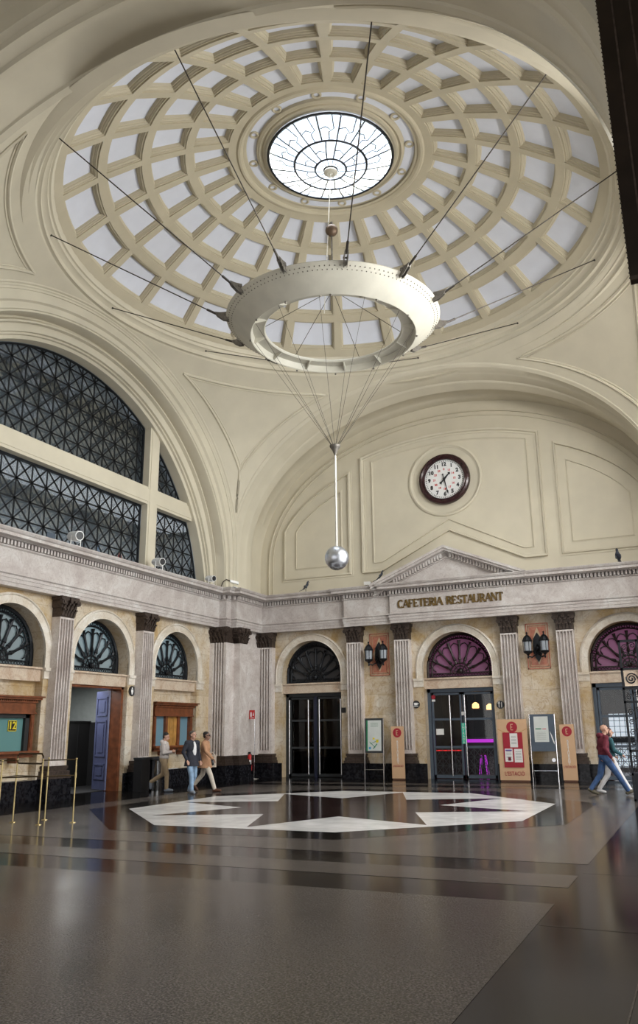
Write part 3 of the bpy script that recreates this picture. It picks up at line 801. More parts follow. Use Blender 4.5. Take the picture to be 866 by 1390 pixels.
d1 = door_frame_set(1, CB_[0], 'darkgrey', 'smoke', (1.02, 1.98), (CB_[0]-1.02, CB_[0]-.24, CB_[0]+.20, CB_[0]+1.05))
mb = MB(); wbox(mb, FB, CB_[0]-.05, CB_[0]+.06, -.40, -.32, .0, 2.83); part(mb, 'centre_post', plain('navy_metal', (.03, .035, .07), .4, .3), d1)
d2 = door_frame_set(2, CB_[1], 'bluegrey', 'clear', (1.02, 1.93), (-.40, .12), True)
d3 = door_frame_set(3, CB_[2], 'bluegrey', 'clear', (1.02, 1.93), (CB_[2]+.12,), True)
# notices on the restaurant glass
mb = MB(); wbox(mb, FB, -.95, -.68, -.36, -.35, 1.42, 1.62); o = mb.build('paper_notice', 'white_p'); tag(o, 'small white paper notice taped inside the left leaf of the restaurant door', 'notice')
t = thing('door_sticker', FB(-1.0, -.355, 2.66), 0, 'round crimson sticker with white tab at the top left of the restaurant door', 'sticker')
mb = MB(); mb.prism(arcpts(-1.0, 2.68, .075, 0, 2*pi, 16)[:-1], FB, -.36, -.35); part(mb, 'disc', 'crimson', t)
mb = MB(); wbox(mb, FB, -1.06, -.94, -.36, -.352, 2.53, 2.60); part(mb, 'tab', 'white_p', t)
t = thing('entrance_sign', FB(.0, -.34, 1.1), 0, 'narrow vertical green sign reading ENTRADA on the restaurant door', 'sign')
mb = MB(); wbox(mb, FB, -.05, .07, -.345, -.335, 1.12, 1.80); part(mb, 'panel', 'greens', t)
mb = MB()
for i, ch in enumerate('ENTRADA'): addtext(mb, ch, .105, lambda x, y, z, i=i: FB(.01+x, -.33+z, 1.75-.097*i+y), bold=.002)
part(mb, 'lettering', 'white_p', t)
mb = MB(); wbox(mb, FB, -.03, .07, -.345, -.335, 2.05, 2.17); tag(mb.build('white_sticker', 'white_p'), 'small white square sticker high on the middle post of the restaurant door', 'sticker')

# left wall open doorway with a blue leaf swung inwards
c = CL_[2]
t = thing('door_4', FL(c, -.5, 0), kind='structure')
mb = MB()
for a, b in ((c+W-.09, c+W), (c-W, c-W+.05)): wbox(mb, FL, a, b, -.60, -.12, 0, 2.95)
wbox(mb, FL, c-W, c+W, -.60, -.12, 2.88, 2.95); part(mb, 'door_frame', 'wood', t)
mb = MB(); hx, hy = -A-.5, c+W-.10; ang = radians(153); L = .95
dx, dy = cos(ang), sin(ang)
def leafp(u, d, z): return (hx+dx*u+dy*d, hy+dy*u-dx*d, z)
def lbox(u0, u1, d0, d1, z0, z1): mb.prism([(u0, z0), (u1, z0), (u1, z1), (u0, z1)], leafp, d0, d1)
lbox(0, L, -.035, .0, .02, 2.86)
for (z0, z1) in ((.3, .75), (.95, 2.0), (2.12, 2.68)):
    for a, b, e, f in ((.10, .85, z0, z0+.05), (.10, .85, z1-.05, z1), (.10, .15, z0, z1), (.80, .85, z0, z1)): lbox(a, b, 0, .022, e, f); lbox(a, b, -.057, -.035, e, f)
    lbox(.28, .67, 0, .018, z0+.12, z1-.12); lbox(.28, .67, -.053, -.035, z0+.12, z1-.12)
lf = part(mb, 'door_leaf', 'doorblue', t)
mb = MB(); mb.tube([leafp(L-.06, .03, 1.1), leafp(L-.06, .07, 1.1), leafp(L-.14, .07, 1.1)], .012, 6); h = part(mb, 'handle', 'brass', t); h.parent = lf
# lobby beyond it: green grey wall above a black partition
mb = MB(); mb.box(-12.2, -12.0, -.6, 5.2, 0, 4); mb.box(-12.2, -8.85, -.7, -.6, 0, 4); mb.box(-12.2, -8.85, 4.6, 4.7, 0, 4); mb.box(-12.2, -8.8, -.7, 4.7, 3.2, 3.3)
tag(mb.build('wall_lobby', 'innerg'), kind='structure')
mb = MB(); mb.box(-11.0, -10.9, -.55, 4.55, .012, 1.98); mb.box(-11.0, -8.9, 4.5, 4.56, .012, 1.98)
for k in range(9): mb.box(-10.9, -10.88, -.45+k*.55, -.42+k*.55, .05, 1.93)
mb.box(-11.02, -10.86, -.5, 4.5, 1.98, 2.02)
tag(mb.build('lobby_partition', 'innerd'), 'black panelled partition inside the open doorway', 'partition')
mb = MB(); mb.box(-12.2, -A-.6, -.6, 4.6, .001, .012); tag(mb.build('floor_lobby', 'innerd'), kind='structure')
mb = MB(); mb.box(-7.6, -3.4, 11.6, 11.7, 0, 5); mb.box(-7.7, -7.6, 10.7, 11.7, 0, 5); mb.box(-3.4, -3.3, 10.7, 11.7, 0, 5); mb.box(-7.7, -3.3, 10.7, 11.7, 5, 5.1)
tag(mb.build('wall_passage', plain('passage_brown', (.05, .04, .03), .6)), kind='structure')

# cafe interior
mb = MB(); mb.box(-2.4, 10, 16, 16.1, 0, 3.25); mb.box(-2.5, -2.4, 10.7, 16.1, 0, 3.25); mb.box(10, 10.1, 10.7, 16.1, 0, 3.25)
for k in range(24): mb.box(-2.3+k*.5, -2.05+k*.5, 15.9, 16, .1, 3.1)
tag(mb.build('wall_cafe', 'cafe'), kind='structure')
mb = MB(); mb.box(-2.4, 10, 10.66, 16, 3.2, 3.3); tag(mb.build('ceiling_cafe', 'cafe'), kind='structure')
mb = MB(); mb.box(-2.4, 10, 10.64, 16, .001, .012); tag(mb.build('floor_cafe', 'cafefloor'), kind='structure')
mb = MB(); mb.box(-2.5, 10.1, 12.0, 12.1, 3.3, 5.3); mb.box(-2.5, 10.1, 10.7, 12.1, 5.25, 5.35); mb.box(-2.5, -2.4, 10.7, 12.1, 3.3, 5.3); mb.box(10, 10.1, 10.7, 12.1, 3.3, 5.3)
tag(mb.build('wall_mezzanine', plain('mauve_wall', (.45, .30, .42), .8)), kind='structure')
def pendant(x, y, z, lab):
    t = thing('pendant_lamp', (x, y, z), 0, lab, 'lamp', 'pendant lamps in the cafe')
    mb = MB(); mb.tube([(x, y, z+.1), (x, y, 3.2)], .008, 5); part(mb, 'cord', 'darkbrass', t)
    mb = MB(); mb.lathe([(.02, .12), (.05, .11), (.12, .05), (.13, -.07), (.10, -.10), (.01, -.11)], 16, (x, y, z)); part(mb, 'lamp_shade', 'lampglow', t, True)
    mb = MB(); mb.lathe([(.17, -.10), (.18, -.12), (.13, -.14), (.12, -.12)], 16, (x, y, z)); part(mb, 'rim', 'gold', t)
pendant(-.10, 12.6, 2.42, 'glowing amber pendant lamp seen through the restaurant door, the left of the two')
pendant(.42, 12.6, 2.36, 'glowing amber pendant lamp seen through the restaurant door, beside its right jamb')
t = thing('bar_counter', (.4, 13.2, 0), 0, 'bar counter edged in glowing magenta light inside the restaurant', 'counter')
mb = MB(); mb.box(-.7, 3.6, 13.25, 13.8, .012, 1.12); part(mb, 'body', 'cafe', t)
mb = MB(); mb.box(-.75, 3.65, 13.18, 13.85, 1.22, 1.30); part(mb, 'worktop', 'darkgrey', t)
mb = MB(); mb.box(-.72, 3.62, 13.15, 13.8, 1.12, 1.24); part(mb, 'light_strip', 'pink', t)
def stool(x, y, lab, i):
    t = thing('bar_stool', (x, y, .012), 0, lab, 'stool', 'bar stools in the cafe')
    mb = MB(); mb.lathe([(.01, .74), (.17, .74), (.18, .70), (.01, .68)], 16, (x, y, 0)); part(mb, 'seat', 'maroon', t, True)
    for k in range(4):
        a = pi/4+pi/2*k; mb = MB(); mb.tube([(x+.1*cos(a), y+.1*sin(a), .7), (x+.2*cos(a), y+.2*sin(a), .015)], .014, 6); part(mb, 'leg', 'pink', t)  # legs are no lamps; magenta light on them is put in as emission
    mb = MB(); mb.tube([(x+.16*cos(a), y+.16*sin(a), .28) for a in [2*pi*j/12 for j in range(12)]], .01, 5, True); part(mb, 'foot_ring', 'chrome', t)
stool(0.05, 12.7, 'bar stool with magenta lit legs, the left one inside the restaurant door', 0)
stool(.72, 12.7, 'bar stool with magenta lit legs, the right one inside the restaurant door', 1)
t = thing('red_lit_shelf', (-1.2, 12.4, 0), 0, 'low cabinet edged with a red light inside the left leaf of the restaurant door', 'cabinet')
mb = MB(); mb.box(-1.9, -.65, 12.2, 12.6, .012, .84); part(mb, 'body', 'cafe', t)
mb = MB(); mb.box(-1.9, -.65, 12.19, 12.6, .85, .875); part(mb, 'light_strip', 'redl', t)
mb = MB(); mb.box(-1.95, -.6, 12.17, 12.64, .88, .92); part(mb, 'worktop', 'cafe', t)
t = thing('window_10', (4.6, 15.8, 1), kind='structure')
mb = MB(); mb.box(4.15, 5.1, 15.82, 15.86, .15, 2.08); part(mb, 'pane', 'daylit', t)
mb = MB()
for i in range(6): mb.box(4.15+i*.19-.01, 4.15+i*.19+.01, 15.78, 15.82, .15, 2.08)
for i in range(10): mb.box(4.15, 5.1, 15.78, 15.82, .15+i*.21-.01, .15+i*.21+.01)
mb.box(4.15, 5.1, 15.76, 15.82, 1.02, 1.26)
part(mb, 'glazing_bars', 'iron', t)
for x, y, lab in ((3.35, 12.4, 'round recessed ceiling light inside the right hand cafe door'), (-.9, 11.4, 'round recessed ceiling light inside the restaurant door, upper left')):
    mb = MB(); mb.lathe([(.01, 3.185), (.16, 3.185), (.17, 3.2)], 20, (x, y, 0)); tag(mb.build('ceiling_light', 'spot'), lab, 'light', 'cafe ceiling lights')
def cafe_table(x, y, lab):
    t = thing('cafe_table', (x, y, 0), 0, lab, 'table', 'cafe tables')
    mb = MB(); mb.lathe([(.01, .76), (.38, .76), (.38, .72), (.01, .72)], 20, (x, y, 0)); part(mb, 'table_top', 'maroon', t)
    mb = MB(); mb.tube([(x, y, .72), (x, y, .04)], .03, 8); mb.lathe([(.24, .013), (.22, .04), (.01, .05)], 16, (x, y, 0)); part(mb, 'pedestal', 'iron', t)
cafe_table(5.6, 13.4, 'dark red cafe table in front of the bright window beyond the right hand door')

# ------------------------------------------------------------------ ticket windows
def ticket(c, full, lab):
    t = thing('ticket_window', FL(c, 0, 1.1), 0, lab, 'ticket window')
    d0 = -.23; hw = 1.06
    mb = MB()
    wbox(mb, FL, c-hw, c+hw, d0, .00, 2.14, 2.40)
    for k, (z0, z1, dd, e) in enumerate(((2.40, 2.43, .05, .03), (2.43, 2.47, .03, .02), (2.47, 2.52, .12, .10), (2.52, 2.56, .17, .14), (2.12, 2.16, .03, .02))): wbox(mb, FL, c-hw-e, c+hw+e, d0, dd, z0, z1)
    kk = 34
    for i in range(kk):
        u = c-hw+2*hw*(i+.5)/kk; wbox(mb, FL, u-.018, u+.018, 0, .06, 2.43, 2.465)
    part(mb, 'cornice', 'wood', t)
    mb = MB()
    for s in (-1, 1):
        a, b = sorted((c+s*(hw-.12), c+s*hw)); wbox(mb, FL, a, b, d0, -.02, 1.22, 2.14); wbox(mb, FL, a+.02, b-.02, -.02, 0, 1.3, 2.06)
    part(mb, 'frame', 'wood', t)
    mb = MB(); wbox(mb, FL, c-hw-.08, c+hw+.08, d0, .16, 1.16, 1.22); wbox(mb, FL, c-hw, c+hw, d0, .02, 1.06, 1.16)
    for s in (-.5, .5): mb.prism([(c+s-.03, .93), (c+s+.03, .93), (c+s+.05, 1.06), (c+s-.05, 1.06)], FL, d0, .06)
    part(mb, 'sill', 'wood', t)
    if full:
        mb = MB()
        for u in (c-.34, c+.34): wbox(mb, FL, u-.06, u+.06, d0, -.05, 1.22, 2.14)
        part(mb, 'mullion', 'wood', t)
        mb = MB(); wbox(mb, FL, c-.28, c+.28, d0, -.12, 1.22, 2.14)
        for a in (-.2, 0, .2): wbox(mb, FL, c+a-.08, c+a+.08, -.12, -.105, 1.3, 2.06)
        part(mb, 'shutter', 'woodl', t)
        for a, b in ((c-hw+.12, c-.40), (c+.40, c+hw-.12)):
            mb = MB(); wbox(mb, FL, a, b, d0, -.14, 1.22, 2.14); part(mb, 'pane', 'blueglass', t)
    else:
        mb = MB(); wbox(mb, FL, c-hw+.12, c+hw-.12, d0, -.14, 1.22, 2.14); part(mb, 'pane', 'teal', t)
        mb = MB(); wbox(mb, FL, c+hw-.26, c+hw-.12, -.14, -.06, 1.22, 2.14); wbox(mb, FL, c-hw+.12, c+hw-.12, -.14, -.06, 2.02, 2.14); part(mb, 'inner_frame', 'innerd', t)
        mb = MB(); wbox(mb, FL, c+.30, c+.58, -.14, -.125, 1.70, 1.96); pn = part(mb, 'number_plate', 'black_p', t)
        mb = MB(); addtext(mb, '12', .25, lambda x, y, z: FL(c+.44+x, -.12+z, 1.83+y), bold=.006); o = part(mb, 'numeral', 'yellow_p', t); o.parent = pn
        mb = MB()
        for a, b, e, f in ((.30, .58, 1.70, 1.715), (.30, .58, 1.945, 1.96), (.30, .315, 1.7, 1.96), (.565, .58, 1.7, 1.96)): wbox(mb, FL, c+a, c+b, -.14, -.12, e, f)
        o = part(mb, 'plate_border', 'yellow_p', t); o.parent = pn
ticket(CL_[3]-.0, True, 'carved wooden ticket window with two pale blue panes behind the walking men')
ticket(CL_[1], False, 'carved wooden ticket window with teal glass and the number 12')

# ------------------------------------------------------------------ wall lanterns and inlaid panels
def lantern(u, lab, lab2):
    z0, z1, hw = 3.46, 4.95, .37
    t = thing('inlaid_marble_panel', FB(u, .0, z0), 0, lab2, 'panel', 'inlaid marble panels')
    mb = MB()
    for e, (a, b) in enumerate(((0, .035), (.075, .10))):
        for q in ((u-hw+a, u+hw-a, z0+a, z0+b), (u-hw+a, u+hw-a, z1-b, z1-a), (u-hw+a, u-hw+b, z0+a, z1-a), (u+hw-b, u+hw-a, z0+a, z1-a)): wbox(mb, FB, q[0], q[1], 0, .03, q[2], q[3])
    part(mb, 'border', 'mosr', t)
    mb = MB(); wbox(mb, FB, u-hw+.12, u+hw-.12, 0, .012, z0+.12, z1-.12); part(mb, 'field', 'mosr', t)
    mb = MB(); zc = (z0+z1)/2; a, b = hw-.13, (z1-z0)/2-.13
    o_ = [(0, b), (a, 0), (0, -b), (-a, 0)]; q = .72
    for i in range(4):
        p, r = o_[i], o_[(i+1) % 4]; mb.prism([(u+p[0], zc+p[1]), (u+r[0], zc+r[1]), (u+r[0]*q, zc+r[1]*q), (u+p[0]*q, zc+p[1]*q)], FB, .012, .02)
    part(mb, 'diamond', 'mosc', t)
    t = thing('wall_lantern', FB(u, .02, 4.0), 0, lab, 'lantern', 'twin wall lanterns')
    mb = MB(); zb = 4.02
    mb.prism([(u-.13, zb+.42), (u, zb+.62), (u+.13, zb+.42), (u+.16, zb), (u+.08, zb-.2), (u, zb-.34), (u-.08, zb-.2), (u-.16, zb)], FB, .02, .07)
    mb.ball(FB(u, .09, zb+.1), .09, 12, 8)
    for s in (-1, 1):
        mb.tube([FB(u, .08, zb+.05), FB(u+s*.06, .2, zb-.12), FB(u+s*.16, .32, zb-.20), FB(u+s*.27, .38, zb-.16), FB(u+s*.27, .38, zb-.08)], .025, 8)
        mb.tube([FB(u, .08, zb+.25), FB(u+s*.08, .2, zb+.02), FB(u+s*.02, .26, zb-.08)], .015, 6)
    part(mb, 'bracket', 'iron', t, True)
    for s in (-1, 1):
        x, y, _ = FB(u+s*.27, .38, 0)
        mb = MB(); mb.lathe([(.01, -.24), (.035, -.2), (.02, -.15), (.06, -.10), (.13, -.06), (.15, -.02), (.14, 0), (.01, .0)], 12, (x, y, zb))
        mb.lathe([(.155, .30), (.17, .32), (.15, .36), (.12, .43), (.07, .49), (.025, .52), (.02, .56), (.035, .58), (.01, .62)], 12, (x, y, zb))
        for k in range(6):
            a = pi/3*k; mb.bar((x+.132*cos(a), y+.132*sin(a), zb-.01), (x+.148*cos(a), y+.148*sin(a), zb+.31), .014)
        ln = part(mb, 'lantern_head', 'iron', t, False)
        mb = MB(); mb.lathe([(.115, 0), (.13, .30)], 12, (x, y, zb)); o = part(mb, 'lantern_glass', 'lglass', t, True); o.parent = ln
lantern(-2.80, 'twin dark iron wall lanterns left of the restaurant door, above the map stand', 'salmon marble panel with a pale diamond behind the left twin lanterns')
lantern(2.76, 'twin dark iron wall lanterns right of the restaurant door', 'salmon marble panel with a pale diamond behind the right twin lanterns')

# ------------------------------------------------------------------ inscription
def serif(ch):   # strokes in a unit box: (x0,y0,x1,y1,thick) plus arcs
    a, b = .17, .07
    S = {'A': [(.02, 0, .42, 1, b), (.42, 1, .84, 0, a), (.2, .34, .66, .34, b)], 'F': [(.14, 0, .14, 1, a), (.14, .96, .66, .96, b), (.14, .5, .5, .5, b), (.66, .8, .66, .98, .05), (.5, .4, .5, .6, .05)],
         'E': [(.14, 0, .14, 1, a), (.14, .96, .66, .96, b), (.14, .5, .52, .5, b), (.14, .04, .7, .04, b), (.66, .8, .66, .98, .05), (.7, .02, .7, .22, .05), (.52, .4, .52, .6, .05)],
         'T': [(.4, 0, .4, 1, a), (0, .96, .8, .96, b), (.02, .76, .02, .98, .05), (.78, .76, .78, .98, .05)], 'I': [(.15, 0, .15, 1, a)],
         'N': [(.1, 0, .1, 1, b), (.1, 1, .78, 0, a), (.78, 0, .78, 1, b)]}
    def arc(cx, cy, rx, ry, t0, t1, w0, n=10):
        P = [(cx+rx*cos(radians(t0+(t1-t0)*i/n)), cy+ry*sin(radians(t0+(t1-t0)*i/n))) for i in range(n+1)]
        return [(p[0], p[1], q[0], q[1], w0*(.45+.55*abs(cos(radians(t0+(t1-t0)*(i+.5)/n))))) for i, (p, q) in enumerate(zip(P, P[1:]))]
    if ch == 'C': return arc(.45, .5, .38, .48, 50, 310, a)+[(.72, .74, .74, .98, .05)], []
    if ch == 'R': return [(.14, 0, .14, 1, a), (.14, .96, .4, .96, b), (.14, .48, .4, .48, b), (.36, .48, .78, 0, a)]+arc(.38, .72, .26, .24, -90, 90, a), [(.14, 0), (.14, 1), (.78, 0)]
    if ch == 'S': return arc(.38, .74, .25, .23, 40, 250, a*.8)+arc(.38, .26, .27, .24, 80, -150, a)+[(.6, .74, .61, .98, .05), (.1, .02, .11, .26, .05)], []
    if ch == 'U': return [(.14, .3, .14, 1, a), (.74, .3, .74, 1, b)]+arc(.44, .32, .30, .30, 180, 360, a*.8), [(.14, 1), (.74, 1)]
    sr = {'A': [(.02, 0), (.84, 0)], 'F': [(.14, 0), (.14, 1)], 'E': [(.14, 0), (.14, 1)], 'T': [(.4, 0)], 'I': [(.15, 0), (.15, 1)], 'N': [(.1, 0), (.1, 1), (.78, 1)]}
    return S[ch], sr[ch]
adv = {'I': .36, 'A': .86, 'N': .92, 'T': .84, 'E': .80, 'F': .76, 'C': .86, 'R': .84, 'S': .74, 'U': .92, ' ': .6}
word = 'CAFETERIA RESTAURANT'; H_ = .27
tot = sum(adv[ch] for ch in word); sx = 3.70/tot
FI = lambda u, d, z: (u, YP-d, z)
t = thing('frieze_inscription', (0, YP, 5.72), 0, 'gilded serif letters reading CAFETERIA RESTAURANT on the frieze', 'inscription')
x = -1.83
for ch in word:
    if ch != ' ':
        st, sf = serif(ch); mb = MB(); wq = H_
        for (x0, y0, x1, y1, w) in st:
            if x0 == x1 or y0 == y1 or True:
                mb.bar(FI(x+x0*sx, .02, 5.71+y0*H_), FI(x+x1*sx, .02, 5.71+y1*H_), w*H_*1.5, .035, up=(0, 1, 0))
        for (a, b) in sf: mb.bar(FI(x+(a-.14)*sx, .02, 5.71+(b*.96+.02)*H_), FI(x+(a+.14)*sx, .02, 5.71+(b*.96+.02)*H_), .032, .03)
        part(mb, 'letter', 'gold', t)
    x += adv[ch]*sx

# ------------------------------------------------------------------ clock
t = thing('wall_clock', (-.08, B, 10.33), 0, 'round station clock with dark frame and white dial on the upper back wall', 'clock')
CC = (-.08, B, 10.33)
mb = MB(); mb.lathe([(.94, 0), (.95, -.10), (.92, -.17), (.86, -.20), (.80, -.17), (.77, -.19), (.74, -.16), (.73, -.09)], 64, CC, axis='y'); part(mb, 'frame', plain('dark_mahogany', (.035, .012, .014), .22, .1, var=.4), t, True)
mb = MB(); mb.lathe([(.005, -.08), (.735, -.08), (.735, -.04)], 64, CC, axis='y'); part(mb, 'dial', 'white_p', t)
FC = lambda x, y, z: (CC[0]+x, CC[1]-.085-z, CC[2]+y)
for h in range(1, 13):
    mb = MB(); a = radians(90-30*h); addtext(mb, str(h), .19, lambda x, y, z, a=a: FC(x+.56*cos(a), y+.56*sin(a), z), bold=.010); part(mb, 'numeral', 'black_p', t)
mb = MB()
for k in range(60):
    mb = MB(); a = radians(6*k); mb.bar(FC(.665*cos(a), .665*sin(a), 0), FC(.70*cos(a), .70*sin(a), 0), .022 if k % 5 else .034, .01, up=(0, 1, 0)); part(mb, 'minute_mark', 'black_p', t)
for h in range(13, 25):
    mb = MB(); a = radians(90-30*h); addtext(mb, str(h if h < 24 else 0), .105, lambda x, y, z, a=a: FC(x+.37*cos(a), y+.37*sin(a), z), bold=.003); part(mb, 'small_numeral', 'red_p', t)
def hand(ang, L, tail, w, nm, dz):
    a = radians(90-ang); mb = MB(); d = (cos(a), sin(a)); nx = (-sin(a), cos(a))
    def q(l, o): return (CC[0]+d[0]*l+nx[0]*o, CC[2]+d[1]*l+nx[1]*o)
    P = [q(-tail, -w*1.6), q(-tail*.6, -w*.5), q(0, -w), q(L*.72, -w*.6), q(L*.80, -w*1.7), q(L, 0), q(L*.80, w*1.7), q(L*.72, w*.6), q(0, w), q(-tail*.6, w*.5), q(-tail, w*1.6)]
    mb.prism(P, lambda u, dd, z: (u, CC[1]-.10-dd, z), dz, dz+.012); part(mb, nm, 'black_p', t)
hand(44, .33, .22, .035, 'hour_hand', 0); hand(167, .60, .2, .02, 'minute_hand', .02)
mb = MB(); mb.lathe([(.005, -.15), (.04, -.15), (.04, -.08)], 16, CC, axis='y'); part(mb, 'hub', 'black_p', t)

# ------------------------------------------------------------------ suspended ring and its stays
R1, Z1, R2, Z2, R3, Z3 = 2.71, 11.743, 2.10, 11.298, 1.74, 11.47
t = thing('suspended_ring', (0, 0, 11.3), 0, 'big cream steel ring hung by twelve stays under the dome', 'hanging structure')
mb = MB(); mb.lathe([(R3, 11.52), (R1-.3, 11.70), (R1, Z1+.05), (R1+.015, Z1+.02), (R1, Z1), (R2+.03, Z2), (R2, Z2-.01), (R2-.02, Z2+.01), (R2-.02, Z2+.05)], 96); part(mb, 'outer_shell', 'ringp', t, True)
mb = MB(); mb.lathe([(R2-.02, Z2+.04), (R2-.05, Z2+.17), (R3+.08, Z3+.0), (R3+.02, Z3-.02), (R3, Z3), (R3-.01, Z3+.02), (R3, 11.52)], 96); part(mb, 'inner_flange', 'ringp', t, True)
for k in range(12):
    a = 2*pi*(k+.5)/12; ca, sa = cos(a), sin(a); mb = MB()
    G = lambda u, d, z: (u*ca-d*sa, u*sa+d*ca, z)
    mb.prism([(R2-.03, Z2+.02), (R2-.03, Z2+.17), (R3+.03, Z3+.0), (R3+.03, Z3-.03)], G, -.014, .014); part(mb, 'rib', 'ringp', t)
    mb = MB(); mb.ball((R2*cos(a+.13)*1.01, R2*sin(a+.13)*1.01, Z2-.035), .028, 8, 6); part(mb, 'bolt', 'steel', t)
mb = MB()
for k in range(144):
    for q in (0, 1):
        a = 2*pi*(k+.5*q)/144; f = .10+.12*q; r = R1+(R2-R1)*f+.006; z = Z1+(Z2-Z1)*f
        mb.box(r*cos(a)-.009, r*cos(a)+.009, r*sin(a)-.009, r*sin(a)+.009, z-.012, z+.012)
tag(part(mb, 'rivets', 'steel', t), kind='stuff')
for k in range(12):
    a = 2*pi*k/12; ca, sa = cos(a), sin(a); G = lambda u, d, z: (u*ca-d*sa, u*sa+d*ca, z); mb = MB()
    for d0 in (-.045, .03):
        mb.prism([(R1-.06, Z1-.10), (R1+.08, Z1-.08), (R1+.24, Z1+.03), (R1+.30, Z1+.13), (R1+.16, Z1+.12), (R1-.01, Z1+.14)], G, d0, d0+.015)
    mb.tube([G(R1+.24, -.05, Z1+.08), G(R1+.24, .05, Z1+.08)], .03, 8); mb.tube([G(R1+.08, -.06, Z1+.06), G(R1+.08, .06, Z1+.06)], .02, 6)
    br = part(mb, 'bracket', 'steel', t)
    mb = MB(); p0 = Vector(G(R1+.24, 0, Z1+.08)); p1 = Vector(G(7.22, 0, 13.9)); d = (p1-p0)
    mb.tube([p0, p0+d*.06], .03, 6); mb.tube([p0, p1], .014, 6); mb.tube([p1-d*.01, p1+d*.012], .035, 6)
    part(mb, 'stay_cable', 'cable', t)
# mast with ball above the ring
m_ = MB(); m_.ball((0, 0, 14.41), .165, 18, 12); part(m_, 'ball_finial', plain('rusty_iron', (.13, .085, .055), .5, .5, var=.3), t, True)
m_ = MB(); m_.tube([(0, 0, 14.6), (0, 0, 12.55)], .022, 8); m_.lathe([(.01, 12.75), (.07, 12.72), (.07, 12.6), (.01, 12.57)], 12); m_.lathe([(.01, 14.68), (.04, 14.66), (.02, 14.6), (.06, 14.58)], 10); part(m_, 'mast', 'steel', t, True)
for k in range(6):
    a = radians(30+60*k); m_ = MB(); m_.tube([(0, 0, 12.65), ((R3+.0)*cos(a), (R3+.0)*sin(a), 11.52)], .008, 5); part(m_, 'mast_stay', 'cable', t)
m_ = MB(); m_.tube([(0, 0, 16.2), (-.22, -.05, 12.0)], .011, 6); part(m_, 'drop_cable', 'wcable', t)
# pendulum
t = thing('pendulum', (0, 0, 5.55), 0, 'polished steel ball on a long rod hanging from thin cables below the ring', 'pendulum')
mb = MB(); mb.ball((0, 0, 5.55), .285, 40, 28); part(mb, 'ball', 'ball', t, True)
mb = MB()
for r, dz in ((.10, -.268), (.145, -.247)): mb.tube([(r*cos(a), r*sin(a), 5.55+dz) for a in [2*pi*i/24 for i in range(24)]], .006, 5, True)
mb.lathe([(.005, -.292), (.06, -.288), (.065, -.275)], 16, (0, 0, 5.55)); part(mb, 'end_cap', 'steel', t, True)
mb = MB(); mb.tube([(0, 0, 5.82), (0, 0, 8.2)], .026, 12); mb.tube([(0, 0, 7.0), (0, 0, 7.03)], .032, 12); part(mb, 'rod', 'wcable', t, True)
mb = MB(); mb.lathe([(.02, 8.06), (.03, 8.14), (.075, 8.25), (.12, 8.31), (.135, 8.35), (.13, 8.37), (.01, 8.37)], 20); part(mb, 'cone', 'steel', t, True)
for k in range(12):
    a = 2*pi*(k+.5)/12; mb = MB(); mb.tube([(.08*cos(a), .08*sin(a), 8.36), ((R2-.03)*cos(a), (R2-.03)*sin(a), Z2+.06)], .0045, 5); part(mb, 'cable', 'cable', t)

# ------------------------------------------------------------------ round signs and small plates
def disc_sign(F, u, z, r, lab, draw):
    t = thing('round_sign', F(u, .04, z), 0, lab, 'sign')
    mb = MB(); mb.prism(arcpts(u, z, r, 0, 2*pi, 28)[:-1], F, .03, .05); part(mb, 'disc', 'black_p', t)
    mb = MB(); draw(mb, F, u, z); part(mb, 'symbol', 'white_p', t)
def cup(mb, F, u, z):
    mb.prism([(u-.075, z+.05), (u+.055, z+.05), (u+.04, z-.03), (u-.06, z-.03)], F, .05, .056); wbox(mb, F, u-.09, u+.08, .05, .056, z-.07, z-.05)
    mb.prism([(u+.055, z+.045), (u+.09, z+.04), (u+.085, z), (u+.045, z-.01), (u+.05, z+.01), (u+.07, z+.015), (u+.07, z+.03), (u+.055, z+.03)], F, .05, .056)
def fork(mb, F, u, z):
    wbox(mb, F, u-.055, u-.03, .05, .056, z-.09, z+.02)
    for k in range(3): wbox(mb, F, u-.075+.025*k, u-.06+.025*k, .05, .056, z+.02, z+.10)
    mb.prism([(u+.03, z-.09), (u+.055, z-.09), (u+.055, z+.10), (u+.03, z+.06)], F, .05, .056)
def wc(mb, F, u, z):
    mb.prism(arcpts(u, z+.08, .028, 0, 2*pi, 12)[:-1], F, .05, .056)
    mb.prism([(u-.05, z+.045), (u+.05, z+.045), (u+.05, z-.04), (u+.03, z-.04), (u+.03, z-.10), (u-.03, z-.10), (u-.03, z-.04), (u-.05, z-.04)], F, .05, .056)
disc_sign(FB, -1.50, 2.44, .13, 'round black sign with a white cup left of the restaurant door', cup)
disc_sign(FB, 1.40, 2.36, .13, 'round black sign with white fork and knife right of the restaurant door', fork)
disc_sign(FL, 3.03, 2.84, .15, 'round black sign with a white figure beside the open doorway', wc)
mb = MB(); wbox(mb, FB, -4.29, -4.13, .03, .06, 2.22, 2.40); tag(mb.build('wall_plate', 'black_p'), 'small black plate beside the dark left back door', 'plate')

